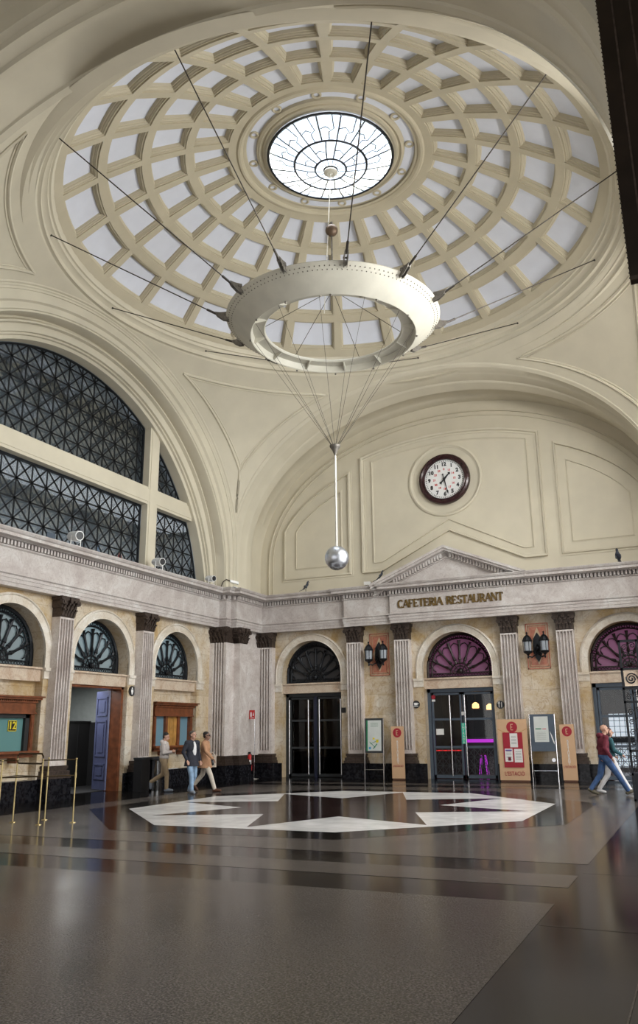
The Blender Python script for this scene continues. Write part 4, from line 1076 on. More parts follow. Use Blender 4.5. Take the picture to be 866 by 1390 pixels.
# ------------------------------------------------------------------ stands and boards in front of the back wall
def frame_stand(x, y, w, h, zb, lab, rz, kind):
    t = thing('display_stand', (x, y, 0), rz, lab, 'stand')
    FS = lambda u, d, z: (Matrix.Rotation(rz, 3, 'Z') @ Vector((u, -d-.10*(2-z)*.5+.1, z)))+Vector((x, y, 0))
    for s in (-1, 1):
        mb = MB(); mb.tube([FS(s*w/2, 0, 0), FS(s*w/2, 0, h)], .018, 8); part(mb, 'leg', 'chrome', t)
        mb = MB(); mb.tube([FS(s*w/2, -.35, 0), FS(s*w/2, -.02, zb)], .012, 6); part(mb, 'strut', 'chrome', t)
    mb = MB(); mb.tube([FS(-w/2, 0, .32), FS(w/2, 0, .32)], .012, 6); part(mb, 'crossbar', 'chrome', t)
    mb = MB(); wbox(mb, FS, -w/2+.02, w/2-.02, -.02, .02, zb, h); o = part(mb, 'board', 'bluegrey' if kind else 'darkgrey', t)
    if kind == 0:
        mb = MB(); wbox(mb, FS, -w/2+.07, w/2-.07, .02, .026, zb+.07, h-.07); part(mb, 'poster', 'posterw', t)
        mb = MB(); wbox(mb, FS, -w/2+.07, -w/2+.12, .026, .03, zb+.07, h-.07); part(mb, 'poster_stripe', 'green_p', t)
        mb = MB()
        for i in range(5): wbox(mb, FS, -.12, .16, .026, .029, h-.16-.03*i, h-.155-.03*i)
        mb.bar(FS(-.15, .028, zb+.36), FS(.05, .028, zb+.18), .02, .004, up=(0, 1, 0)); mb.bar(FS(-.12, .028, zb+.30), FS(.18, .028, zb+.42), .014, .004, up=(0, 1, 0)); mb.bar(FS(-.02, .028, zb+.14), FS(.12, .028, zb+.30), .03, .004, up=(0, 1, 0))
        part(mb, 'map_lines', 'green_p', t)
        mb = MB(); wbox(mb, FS, .08, .17, .026, .03, zb+.34, zb+.44); wbox(mb, FS, -.04, .03, .026, .03, zb+.44, zb+.50); part(mb, 'map_patch', 'yellow_p', t)
        mb = MB(); wbox(mb, FS, -.18, -.10, .026, .03, zb+.12, zb+.20); part(mb, 'map_patch', plain('sky_blue_print', (.1, .35, .6), .5), t)
    else:
        mb = MB(); wbox(mb, FS, -w/2+.14, w/2-.20, .02, .026, zb+.28, h-.07); part(mb, 'poster', 'posterw', t)
        mb = MB(); wbox(mb, FS, -w/2+.18, -w/2+.36, .026, .029, zb+.66, zb+.69); part(mb, 'print', 'green_p', t)
        mb = MB(); wbox(mb, FS, .0, .12, .026, .029, zb+.66, zb+.68); part(mb, 'print', 'red_p', t)
        mb = MB()
        for i in range(7): wbox(mb, FS, -w/2+.2, w/2-.28, .026, .028, zb+.36+.035*i, zb+.364+.035*i)
        part(mb, 'print_lines', 'darkgrey', t)
        mb = MB(); mb.prism([(w/2-.17, zb+.62), (w/2-.12, zb+.40), (w/2-.05, zb+.20), (w/2-.04, zb+.26), (w/2-.10, zb+.46)], FS, .02, .026); part(mb, 'curled_edge', 'white_p', t)
frame_stand(-2.86, 9.35, .68, 2.0, .86, 'display stand with a green edged map poster below the left lanterns', 0, 0)
frame_stand(2.80, 9.32, .78, 2.02, .90, 'blue grey display stand with a white notice, right of the red menu board', 0, 1)
mb = MB(); mb.prism(arcpts(2.98, .62, .06, 0, 2*pi, 14)[:-1], FB, 0, .05); tag(mb.build('floor_level_socket', 'chrome'), 'small round metal fitting on the marble wall behind the right display stand', 'socket')
def totem(x, y, w, h, lab, big=False):
    t = thing('menu_board' if big else 'totem_sign', (x, y, 0), 0, lab, 'sign')
    FS = lambda u, d, z: (x+u, y-d, z)
    mb = MB(); wbox(mb, FS, -w/2, w/2, -.06, 0, .05, h); part(mb, 'board', 'kraft', t)
    mb = MB(); wbox(mb, FS, -w/2+.02, w/2-.02, -.10, .0, 0, .05); wbox(mb, FS, -w/2+.05, w/2-.05, -.16, -.06, 0, .03); part(mb, 'base', 'shoeb', t)
    r = .17 if big else .15; zc = h-.24 if big else h-.21
    mb = MB(); mb.prism(arcpts(0, zc, r, 0, 2*pi, 32)[:-1], FS, 0, .006); part(mb, 'logo_disc', 'crimson', t)
    mb = MB()
    s = r*.5
    for zz, l in ((s, .8), (0, .55), (-s, .8)): mb.bar(FS(-s*.35, .008, zc+zz), FS(-s*.35+s*l, .008, zc+zz), r*.12, .004, up=(0, 1, 0))
    mb.bar(FS(-s*.35, .008, zc-s), FS(-s*.35, .008, zc+s), r*.12, .004, up=(0, 1, 0)); part(mb, 'logo_letter', 'kraft', t)
    if big:
        mb = MB(); wbox(mb, FS, -.30, .31, 0, .02, .43, 1.48); part(mb, 'panel', 'crimson', t)
        for (a, b, c_, d_) in ((-.08, .16, 1.03, 1.45), (-.26, -.02, .60, .99), (.03, .28, .58, .98)):
            mb = MB(); wbox(mb, FS, a, b, .02, .024, c_, d_); pp_ = part(mb, 'menu_sheet', 'white_p', t)
            mb = MB()
            for i in range(6): wbox(mb, FS, a+.04, b-.04, .024, .026, d_-.09-.045*i, d_-.082-.045*i)
            q = part(mb, 'print_lines', 'darkgrey', t); q.parent = pp_
            if a < -.2:
                mb = MB(); wbox(mb, FS, a+.02, b-.02, .024, .027, d_-.07, d_-.03); q = part(mb, 'heading', plain('purple_print', (.10, .05, .30), .5), t); q.parent = pp_
                mb = MB(); wbox(mb, FS, a+.09, b-.06, .024, .028, c_+.03, c_+.14); q = part(mb, 'picture', 'maroon', t); q.parent = pp_
        mb = MB(); addtext(mb, "L'ESTACIÓ", .17, lambda X, Y, Z: FS(X*.78, .006+Z, .24+Y), depth=.003); part(mb, 'lettering', 'crimson', t)
        mb = MB()
        for s in (-1, 1): mb.prism([(s*w/2, h-.30), (s*.2, h-.42), (s*.2, h-.41), (s*w/2, h-.285)], FS, 0, .003)
        part(mb, 'flap_line', 'woodl', t)
    else:
        mb = MB()
        for i, ch in enumerate('RESTAURANT'): addtext(mb, ch, .10, lambda X, Y, Z, i=i: FS(X, .004+Z, h-.50-i*.075+Y), depth=.003, bold=.001)
        part(mb, 'vertical_lettering', 'white_p', t)
        mb = MB(); addtext(mb, "L'ESTACIÓ", .09, lambda X, Y, Z: FS(X*.85, .004+Z, .44+Y), depth=.003); part(mb, 'lettering', 'crimson', t)
totem(-2.01, 9.38, .44, 1.72, "narrow kraft coloured board with a crimson disc, left of the restaurant door")
totem(3.54, 9.38, .43, 1.70, "narrow kraft coloured board with a crimson disc, rightmost of the boards")
totem(1.91, 9.1, .92, 1.88, "wide kraft coloured menu board with a crimson panel and three sheets", True)

# extinguisher on a stand
ex, ey = -7.26, 8.98
t = thing('extinguisher_stand', (ex, ey, 0), 0, 'thin post on a round base with a red fire extinguisher sign', 'stand')
mb = MB(); mb.lathe([(.01, .03), (.17, .03), (.19, .0), (.01, .0)], 24, (ex, ey, 0)); part(mb, 'base', 'chrome', t)
mb = MB(); mb.tube([(ex, ey, .02), (ex, ey, 2.05)], .014, 8); part(mb, 'pole', 'chrome', t)
mb = MB(); FX = lambda u, d, z: (ex-.09+u, ey-.02-d, z); wbox(mb, FX, -.12, .10, 0, .01, 2.05, 2.36); part(mb, 'sign_plate', 'red_p', t)
mb = MB(); mb.prism([(-.08, 2.13), (-.02, 2.13), (-.02, 2.25), (-.035, 2.30), (-.065, 2.30), (-.08, 2.25)], FX, .01, .014); mb.prism([(.02, 2.16), (.07, 2.16), (.06, 2.24), (.045, 2.30), (.03, 2.24)], FX, .01, .014); wbox(mb, FX, -.08, .07, .01, .014, 2.08, 2.10); part(mb, 'pictogram', 'white_p', t)
ax = ex-.16
t = thing('fire_extinguisher', (ax, ey-.05, .28), 0, 'red fire extinguisher hanging beside the thin post in the corner', 'fire extinguisher')
mb = MB(); mb.lathe([(.01, .28), (.075, .28), (.085, .31), (.085, .72), (.06, .80), (.025, .84), (.025, .88), (.01, .88)], 20, (ax, ey-.05, 0)); part(mb, 'cylinder', 'red_p', t, True)
mb = MB(); mb.box(ax-.03, ax+.03, ey-.11, ey-.02, .86, .92); mb.tube([(ax+.03, ey-.07, .88), (ax+.11, ey-.08, .8), (ax+.11, ey-.1, .5), (ax+.09, ey-.12, .36)], .011, 6); part(mb, 'valve_and_hose', 'black_p', t)
mb = MB(); mb.lathe([(.0862, .50), (.0862, .64)], 20, (ax, ey-.05, 0), t0=pi*1.1, t1=pi*1.9); part(mb, 'label_band', 'white_p', t)

# bin and black cabinet by the far ticket window
t = thing('litter_bin', (-7.46, 3.42, 0), 0, 'round brushed steel litter bin behind the man in the pale top', 'bin')
mb = MB(); mb.lathe([(.01, .0), (.21, .0), (.22, .03), (.22, .82), (.23, .84), (.20, .86), (.20, .78), (.01, .76)], 32, (-7.46, 3.42, 0)); part(mb, 'body', 'chrome', t, True)
mb = MB(); mb.lathe([(.205, .85), (.235, .86), (.235, .92), (.12, .94), (.11, .88)], 32, (-7.46, 3.42, 0)); part(mb, 'lid', 'black_p', t, True)
t = thing('black_cabinet', (-7.62, 3.15, 0), 0, 'low black box standing between the steel bin and the pilaster', 'box')
mb = MB(); mb.box(-7.69, -7.42, 2.72, 3.12, 0, .88); part(mb, 'body', 'black_p', t)
mb = MB(); mb.box(-7.70, -7.40, 2.70, 3.14, .88, .93); part(mb, 'top', 'darkgrey', t)

# brass queue rails
t = thing('queue_barrier', (-3.9, -4.9, 0), 0, 'brass queue barrier with tall posts and double rails on the left', 'barrier')
P1, P2, P3, P4, P5, P6 = (-3.56, -4.42), (-3.93, -4.91), (-4.42, -5.42), (-4.75, -4.72), (-4.45, -4.2), (-5.3, -5.9)
HP = 1.15
for p in (P1, P2, P3, P4, P5):
    mb = MB(); mb.tube([(p[0], p[1], 0), (p[0], p[1], HP)], .014, 10); mb.ball((p[0], p[1], HP), .022, 10, 8); mb.tube([(p[0], p[1], .80), (p[0], p[1], .90)], .02, 10); mb.lathe([(.06, 0), (.055, .012), (.016, .02)], 16, (p[0], p[1], 0))
    part(mb, 'post', 'brass', t, True)
def rail(a, b, z, w=.011, m='darkbrass'):
    mb = MB(); mb.tube([(*a, z), (*b, z)], w, 8); part(mb, 'rail', m, t, True)
rail(P1, P2, HP-.01); rail(P1, P2, .85); rail(P2, P3, .85); rail(P2, P4, .85); rail(P4, P3, .85); rail(P3, P6, HP-.06); rail(P3, P6, .85); rail(P4, (-5.6, -5.2), HP-.02)
mb = MB(); a, b = Vector((*P2, 0)), Vector((*P4, 0)); d = b-a
def fr_(u, z): q = a+d*u; return (q.x, q.y, z)
mb.tube([fr_(0, HP-.05), fr_(0, HP+.06), fr_(.06, HP+.11), fr_(.94, HP+.11), fr_(1, HP+.06), fr_(1, HP-.05), fr_(.94, HP-.07), fr_(.06, HP-.07)], .016, 8, True); part(mb, 'sign_frame', 'darkbrass', t, True)

# projectors and cameras on the left cornice
def projector(y, z, lab, x=-7.62, s=1.):
    t = thing('spot_projector', (x, y, ZC), 0, lab, 'projector', 'white projectors on the left cornice')
    zb = ZC+.26*s
    d = Vector((.95, -.28, -.12)).normalized(); c0 = Vector((x, y, zb))
    mb = MB(); mb.cyl(c0-d*.20*s, c0+d*.16*s, .115*s, n=20); mb.cyl(c0-d*.28*s, c0-d*.20*s, .08*s, .115*s, n=20); part(mb, 'housing', 'white_p', t, True)
    mb = MB(); mb.cyl(c0+d*.16*s, c0+d*.162*s, .098*s, n=20); part(mb, 'lens', 'black_p', t)
    mb = MB()
    sd_ = d.cross(Vector((0, 0, 1))).normalized()
    for q in (-1, 1): mb.bar(c0+sd_*.13*s*q, c0+sd_*.13*s*q-Vector((0, 0, .26*s)), .025, .012)
    mb.bar(c0+sd_*.14*s-Vector((0, 0, .13*s)), c0-sd_*.14*s-Vector((0, 0, .13*s)), .025, .012); mb.box(x-.1, x+.1, y-.1, y+.1, ZC, ZC+.02); part(mb, 'yoke', 'white_p', t)
projector(-.38, 0, 'white cylindrical projector on the left cornice, nearest the camera, below the wide lattice', s=1.15)
projector(3.42, 0, 'white cylindrical projector on the left cornice beside the window mullion', s=1.05)
projector(6.45, 0, 'white cylindrical projector on the left cornice next to the security camera', s=.9)
t = thing('security_camera', (-7.4, 7.0, ZC), 0, 'small white security camera on a curved arm above the corner pier', 'camera')
mb = MB(); mb.tube([(-7.5, 6.9, ZC), (-7.45, 6.95, ZC+.18), (-7.38, 7.05, ZC+.28), (-7.3, 7.15, ZC+.24)], .018, 8); part(mb, 'arm', 'bronze', t)
mb = MB(); mb.obox((-7.2, 7.28, ZC+.2), (.10, .12, -.03), (.045, -.04, 0), (0, 0, .045)); mb.box(-7.3, -7.1, 7.15, 7.4, ZC-.0, ZC+.02); part(mb, 'housing', 'white_p', t)
t = thing('small_monitor', (-7.6, -1.35, ZC), 0, 'small dark plate leaning on the left cornice left of the nearest projector', 'plate')
mb = MB(); mb.box(-7.62, -7.58, -1.5, -1.2, ZC, ZC+.18); part(mb, 'plate', 'bluegrey', t)
t = thing('security_camera', (-2.9, yb-.1, ZC+.05), 0, 'small white security camera on the cornice left of the pediment', 'camera')
mb = MB(); mb.obox((-2.98, yb-.2, ZC+.14), (.12, -.02, -.01), (.01, .06, 0), (0, 0, .06)); mb.box(-3.0, -2.9, yb-.2, yb-.1, ZC, ZC+.09); part(mb, 'housing', 'white_p', t)
mb = MB(); mb.tube([(-2.86, yb-.15, ZC+.16), (-2.6, yb-.15, ZC+.17), (-2.5, yb-.1, ZC+.17), (-2.5, yb, ZC)], .012, 6); part(mb, 'arm', 'steel', t)
# pigeons
def pigeon(x, y, z, rz, lab):
    t = thing('pigeon', (x, y, z), rz, lab, 'bird', 'dark pigeons on the cornice')
    def q(v): return Matrix.Rotation(rz, 3, 'Z') @ Vector(v)*1.25+Vector((x, y, z))
    mb = MB()
    prof = [(0.0, -.12, .07, .012), (0, -.08, .09, .035), (0, -.02, .14, .065), (0, .02, .19, .068), (0, .045, .24, .048), (0, .055, .28, .032), (0, .065, .31, .036), (0, .075, .335, .028), (0, .085, .35, .008)]
    rings = [[q((cx+r*cos(a), cy+r*.9*sin(a), cz+r*.35*sin(a))) for a in [2*pi*i/12 for i in range(12)]] for cx, cy, cz, r in prof]
    mb.grid(rings, True, 0, True); mb.cyl(q((0, .10, .315)), q((0, .145, .305)), .010, .002, n=6)
    mb.add([q(v) for v in ((-.03, -.06, .09), (.03, -.06, .09), (.04, -.2, .03), (-.04, -.2, .03), (-.03, -.06, .075), (.03, -.06, .075), (.04, -.2, .02), (-.04, -.2, .02))], [(0, 1, 2, 3), (7, 6, 5, 4), (0, 4, 5, 1), (1, 5, 6, 2), (2, 6, 7, 3), (3, 7, 4, 0)])
    for s in (-1, 1): mb.tube([q((s*.025, .0, .10)), q((s*.025, .01, .005)), q((s*.025, .05, .003))], .006, 5)
    part(mb, 'body', plain('slate_feathers', (.028, .034, .05), .5, var=.5, scale=30), t, True)
    for s in (-1, 1):
        mb = MB(); mb.ball(q((s*.055, -.01, .16)), .075, 10, 8, (.35, .8, 1.)); part(mb, 'wing', plain('grey_wing', (.06, .07, .085), .6, var=.4, scale=30), t, True)
pigeon(-5.42, yb-.25, ZC+.01, -.6, 'dark pigeon perched on the cornice above the dark left back door')
pigeon(5.60, yb-.52, ZC+.01, 3.0, 'dark pigeon perched on the cornice at the far right')
pigeon(-2.46, yb-.30, ZC+.12, -1.2, 'dark pigeon at the left foot of the pediment')

# iron screen at the right and dark hanging panel
t = thing('wrought_iron_screen', (6.2, 2.9, 0), 0, 'tall wrought iron screen with a scroll panel standing at the right edge', 'screen')
FG = lambda u, d, z: (u, 2.9-d, z)
mb = MB()
for x0, w in ((5.84, .05), (6.22, .05), (7.4, .05)):
    wbox(mb, FG, x0, x0+w, -.03, .03, 0, 3.55)
for z in (.0, .55, 1.05, 2.12, 2.42, 2.86, 3.50): wbox(mb, FG, 5.84, 7.45, -.03, .03, z, z+.05)
part(mb, 'frame', 'iron', t)
mb = MB(); wbox(mb, FG, 5.89, 6.22, -.02, .02, .05, .55); wbox(mb, FG, 6.27, 7.4, -.02, .02, .05, .55); part(mb, 'kick_plate', 'iron', t)
def spiral(u, z, r, turns, w, mb, s=1):
    N = int(turns*14); mb.tube([FG(u+s*r*(1-i/N*.9)*cos(2*pi*turns*i/N), .0, z+r*(1-i/N*.9)*sin(2*pi*turns*i/N)) for i in range(N+1)], w, 5)
mb = MB(); spiral(6.055, 2.66, .135, 2.2, .017, mb)
for z in (.72, .9, 1.25, 1.48, 1.70, 1.92, 2.26, 3.0, 3.2, 3.38):
    spiral(5.97, z, .075, 1.5, .011, mb); spiral(6.14, z+.04, .075, 1.5, .011, mb, -1)
for u in (6.45, 6.7, 6.95, 7.2):
    mb.bar(FG(u, 0, .6), FG(u, 0, 3.5), .02)
    for z in (1.3, 1.8, 3.1): spiral(u+.08, z, .07, 1.5, .010, mb)
part(mb, 'scrollwork', 'iron', t)
mb = MB(); wbox(mb, FG, 5.90, 6.21, -.012, -.004, 2.50, 2.84); part(mb, 'backing_plate', 'lintel', t)
t = thing('hanging_panel', (7.7, -9.35, 6.0), 0, 'long dark bronze panel hanging at the upper right edge', 'panel')
FH = lambda u, d, z: (7.335+u, -9.25-d, z)
mb = MB(); wbox(mb, FH, 0, .75, -.09, .0, 5.93, 12.0); part(mb, 'slab', plain('dark_bronze_sheet', (.022, .014, .010), .35, .4, var=.3, scale=3), t)
mb = MB()
for k in range(100): mb.ball(FH(-.0, .0, 5.96+k*.058), .010, 6, 4)
for u in (.15, .33): wbox(mb, FH, u, u+.02, 0, .015, 5.93, 12.0)
wbox(mb, FH, 0, .75, 0, .02, 5.93, 5.97); tag(part(mb, 'edge_beading', 'bronze', t), kind='stuff')
# ------------------------------------------------------------------ vestibule nearer the camera
mb = MB()
VB = lambda a, b: ell(a, b)
rows = []
yy = -9.2; k = 0
ys = []
while yy > -21:
    ys += [(yy, 0), (yy-.45, 0), (yy-.45, .10), (yy-.52, .10), (yy-.52, .28), (yy-1.65, .28), (yy-1.65, .10), (yy-1.72, .10), (yy-1.72, 0)]; yy -= 1.72
mb.grid([[(u, y, z) for u, z in VB(8.35+d, 6.65+d)] for y, d in ys])
tag(mb.build('ceiling_vestibule', 'cream'), kind='structure')
mb = MB()
for k in range(1, 16):
    a = pi*k/16; r = Vector((8.35*cos(a), 6.65*sin(a))); nn = Vector((cos(a)/8.35, sin(a)/6.65)).normalized(); tt = Vector((-nn.y, nn.x))
    P = [(r.x+tt.x*o+nn.x*q, 7.93+r.y+tt.y*o+nn.y*q) for o, q in ((-.24, 0), (.24, 0), (.24, .30), (-.24, .30))]
    mb.prism(P, lambda u, d, z: (u, d, z), -9.2, -21)
tag(mb.build('trim_90', 'cream'), kind='structure')
for s in (-1, 1):
    mb = MB(); x0, x1 = sorted((s*8.35, s*8.8)); mb.box(x0, x1, -21, -9.1, 0, 7.93+.0); tag(mb.build('wall_vestibule', 'wall'), kind='structure')

# ------------------------------------------------------------------ people
def capsule(mb, p, q, r1, r2, n=12):
    p, q = Vector(p), Vector(q); d = q-p
    if d.length < 1e-5: mb.ball(p, r1, n, 8); return
    dn = d.normalized(); u = Vector((0, 0, 1)) if abs(dn.z) < .9 else Vector((1, 0, 0)); a = dn.cross(u).normalized(); b = dn.cross(a); rings = []
    for t_ in (0.03, .3, .6, .85): rings.append((p-dn*r1*cos(t_*pi/2), r1*sin(t_*pi/2)))
    rings += [(p, r1), (p+d*.5, (r1+r2)/2), (q, r2)]
    for t_ in (.85, .6, .3, .03): rings.append((q+dn*r2*cos(t_*pi/2), r2*sin(t_*pi/2)))
    mb.grid([[c+(a*cos(x)+b*sin(x))*r for x in [2*pi*i/n for i in range(n)]] for c, r in rings], True, 0, True)
def person(x, y, rz, lab, pose, top, trou, shoe, skin='skin', hair='hair', H=1.66, longcoat=False, bald=False, female=False, extra=None, open_shirt=None, hood=False):
    s = H/1.66; t = thing('person', (x, y, 0), rz, lab, 'person')
    def fin(mb, nm, m, vox=.012, sm=4):
        me = bpy.data.meshes.new(nm); me.from_pydata([tuple(Vector(v)*s*K) for v in mb.v], [], mb.f)
        me.materials.append(M[m] if isinstance(m, str) else m)
        bm = bmesh.new(); bm.from_mesh(me); bmesh.ops.recalc_face_normals(bm, faces=bm.faces); bm.to_mesh(me); bm.free()
        o = bpy.data.objects.new(nm, me); COL.objects.link(o); o.parent = t
        if vox:
            md = o.modifiers.new('r', 'REMESH'); md.mode = 'VOXEL'; md.voxel_size = vox; md.use_smooth_shade = True
            if sm: sm_ = o.modifiers.new('s', 'SMOOTH'); sm_.iterations = sm; sm_.factor = .5
        else: me.polygons.foreach_set('use_smooth', [True]*len(me.polygons))
        return o
    P = pose; V = Vector
    sh = {q: V((q*(.165 if female else .185), P.get('lean', 0)*.5, 1.345)) for q in (-1, 1)}
    hd = V((0, .035+P.get('lean', 0)*.6, 1.545)); turn = P.get('turn', 0.); tilt = P.get('tilt', 0.)
    RM = Matrix.Rotation(turn, 3, 'Z') @ Matrix.Rotation(-tilt, 3, 'X')
    hp = lambda a, b, c: hd+RM @ V((a, b, c))
    mb = MB()
    # head: skull, jaw, nose, ears, neck
    def hball(c, r, sc):
        q = MB(); q.ball((0, 0, 0), r, 16, 12, sc); mb.add([hp(*(V(c)+V(v))) for v in q.v], q.f)
    hball((0, -.012, .03), .088, (.88, 1.08, .98)); hball((0, .022, -.045), .062, (.92, 1.05, 1.15)); hball((0, .045, -.085), .034, (1.05, .9, .8))
    capsule(mb, hp(0, .085, .012), hp(0, .108, -.022), .010, .017, 8)
    for q in (-1, 1): hball((q*.080, -.005, -.005), .026, (.4, .8, 1.2)); hball((q*.032, .066, .03), .018, (1.3, .7, .6))
    hball((0, .082, -.062), .017, (1.5, .6, .5)); 
    capsule(mb, (0, P.get('lean', 0)*.5, 1.36), hp(0, -.015, -.07), .062, .052)
    # torso
    def eb(c, r, sc, m_=mb):
        q = MB(); q.ball((0, 0, 0), r, 18, 12, sc); m_.add([V(c)+V(v) for v in q.v], q.f)
    eb((0, 0, 1.22), .165, (1.0, .66, 1.1)); eb((0, .0, 1.03), .14, (.98, .68, 1.1)); eb((0, -.01, .90), .155, (1.02, .72, .8))
    capsule(mb, sh[-1], sh[1], .055, .055)
    def hand(w, d, up, m_):
        # palm with four unequal curled fingers and a thumb
        d = V(d).normalized(); up = V(up).normalized(); sd = d.cross(up).normalized(); pc = V(w)+d*.045
        capsule(m_, V(w), V(w)+d*.07, .024, .028, 8); capsule(m_, pc-sd*.022, pc+sd*.022+d*.01, .017, .017, 8)
        for i, (o, L_) in enumerate(((-.030, .060), (-.010, .072), (.010, .068), (.029, .052))):
            a_ = V(w)+d*.085+sd*o; b_ = a_+d*L_*.55-up*.008; c_ = b_+d*L_*.35-up*.026
            capsule(m_, a_-d*.02, b_, .0100, .0095, 7); capsule(m_, b_, c_, .0095, .008, 7)
        a_ = V(w)+d*.035-sd*.026; capsule(m_, a_, a_+d*.035-sd*.028-up*.01, .012, .011, 7); capsule(m_, a_+d*.035-sd*.028-up*.01, a_+d*.062-sd*.026-up*.02, .011, .009, 7)
    slv = MB()
    for q, k in ((-1, 'L'), (1, 'R')):
        e, w = V(P['elb'+k]), V(P['wri'+k])
        capsule(mb, sh[q], e, .046, .038); capsule(mb, e, w, .038, .024)
        hand(w, (w-e)*1.0+V(P.get('hd'+k, (0, 0, 0))), P.get('hu'+k, (0, 1, .2)), mb)
        capsule(slv, sh[q], e, .064, .056); capsule(slv, e, e+(w-e)*.93, .056, .042)
    legs = MB()
    for q, k in ((-1, 'L'), (1, 'R')):
        h_ = V((q*.088, 0, .87)); kn, an, toe = V(P['kne'+k]), V(P['ank'+k]), V(P['toe'+k])
        capsule(mb, h_, kn, .082, .055); capsule(mb, kn, an, .053, .036); capsule(mb, an-V((0, 0, .02)), toe, .036, .028)
        capsule(legs, h_, kn, .098, .070); capsule(legs, kn, kn+(an-kn)*.96, .069, .056)
    fin(mb, 'body', skin, .0085, 3)
    eb((0, -.01, .915), .172, (1.03, .76, .72), legs); capsule(legs, (-.07, 0, .98), (.07, 0, .98), .09, .09)
    fin(legs, 'trousers', trou)
    # top
    j = MB(); eb((0, .0, 1.215), .19, (1.06, .74, 1.04), j); eb((0, .0, 1.05), .172, (1.05, .78, 1.05), j); capsule(j, sh[-1], sh[1], .072, .072); eb((0, 0, .97), .175, (1.05, .80, .55), j)
    capsule(j, (0, -.01, 1.36), (0, -.0, 1.40), .078, .066)
    j.v += slv.v and []; o_ = len(j.v); j.v += slv.v; j.f += [tuple(i+o_ for i in f) for f in slv.f]; j.m += slv.m
    if longcoat:
        rings = []
        for z, rx, ry in ((1.05, .185, .135), (.9, .20, .155), (.75, .215, .19), (.62 if longcoat is True else longcoat, .225, .215)):
            rings.append([(rx*cos(a), -.0+ry*sin(a), z) for a in [2*pi*i/20 for i in range(20)]])
        j.grid(rings, True, 0, True)
    if hood: eb((0, -.075, 1.40), .095, (1.15, .75, .75), j)
    fin(j, 'coat' if longcoat else 'jacket', top)
    if open_shirt:
        q = MB(); q.ball((0, .085, 1.15), .10, 14, 10, (.72, .72, 2.3)); fin(q, 'shirt', open_shirt, None)
    for k in 'LR':
        an, toe = V(P['ank'+k]), V(P['toe'+k]); d = (toe-an); mb = MB()
        up = V((0, 0, .0)); heel = an-V((0, .0, 0))-d.normalized()*.045+V((0, 0, -.045)); heel = an+(-d.normalized()*.035)+V((0, 0, -.05 if abs(d.z) < .08 else -.02))
        capsule(mb, an-V((0, 0, .01)), an+d*.35-V((0, 0, .02)), .047, .044); capsule(mb, heel, toe, .040, .036); capsule(mb, an+d*.3-V((0, 0, .02)), toe, .045, .034)
        mb.v = [(v[0], v[1], max(v[2], .002)) for v in mb.v]
        fin(mb, 'shoe', shoe, .010, 2)
    if not bald:
        mb = MB()
        def hb(c, r, sc):
            q = MB(); q.ball((0, 0, 0), r, 16, 12, sc); mb.add([hp(*(V(c)+V(v))) for v in q.v], q.f)
        hb((0, -.030, .062), .088, (.94, 1.05, .82)); hb((0, -.055, .01), .075, (1.0, .75, 1.0))
        if female: hb((0, -.06, -.07), .075, (1.0, .6, 1.3)); hb((.06, -.02, -.03), .04, (.6, 1, 2.0)); hb((-.06, -.02, -.03), .04, (.6, 1, 2.0))
        fin(mb, 'hair', hair, .009, 2)
    mb = MB()
    for q in (-1, 1): mb.ball(hp(q*.032, .082, .018), .0105, 8, 6)
    fin(mb, 'eyes', 'black_p', None)
    if extra: extra(t, hp, fin)
    return t
walk = dict(kneR=(.09, .20, .47), ankR=(.09, .33, .085), toeR=(.10, .50, .045), kneL=(-.09, -.05, .46), ankL=(-.09, -.34, .20), toeL=(-.09, -.24, .055))
FACE_R = -radians(65.9)
def phone(t, hp, fin):
    mb = MB(); mb.obox((.03, .36, 1.155), (.037, 0, 0), (0, .045, .052), (0, -.004, .004)); o = mb  # held in both hands
    ob = fin(mb, 'phone', 'black_p', None); ob.parent = None
    ob.data.polygons.foreach_set('use_smooth', [False]*len(ob.data.polygons))
    ob.location = t.location; ob.rotation_euler = t.rotation_euler; tag(ob, 'dark phone held by the man in the pale top', 'phone')
person(-6.77, 2.90, FACE_R-.05, 'man in pale hooded top and khaki trousers walking right, looking at his phone', dict(walk, kneR=(.09, .12, .47), ankR=(.09, .12, .085), toeR=(.1, .29, .045), kneL=(-.09, -.05, .48), ankL=(-.09, -.40, .27), toeL=(-.09, -.40, .10), elbL=(-.22, .0, 1.09), wriL=(-.08, .22, 1.12), elbR=(.22, .02, 1.09), wriR=(.12, .24, 1.12), tilt=.3), 'offw', 'khaki', 'shoe', H=1.61, extra=phone, hood=True)
person(-5.60, 2.55, FACE_R-.75, 'man in dark jacket and light blue jeans walking at the front of the left group', dict(walk, kneR=(.12, .16, .47), ankR=(.13, .20, .085), toeR=(.17, .37, .045), kneL=(-.10, .02, .46), ankL=(-.10, -.20, .10), toeL=(-.12, -.03, .045), elbL=(-.27, -.06, 1.10), wriL=(-.25, .06, .86), elbR=(.27, -.04, 1.10), wriR=(.24, .10, .88), turn=.15), 'navy', 'denim', 'shoe', hair='hairg', H=1.65, open_shirt='whitec', longcoat=.72)
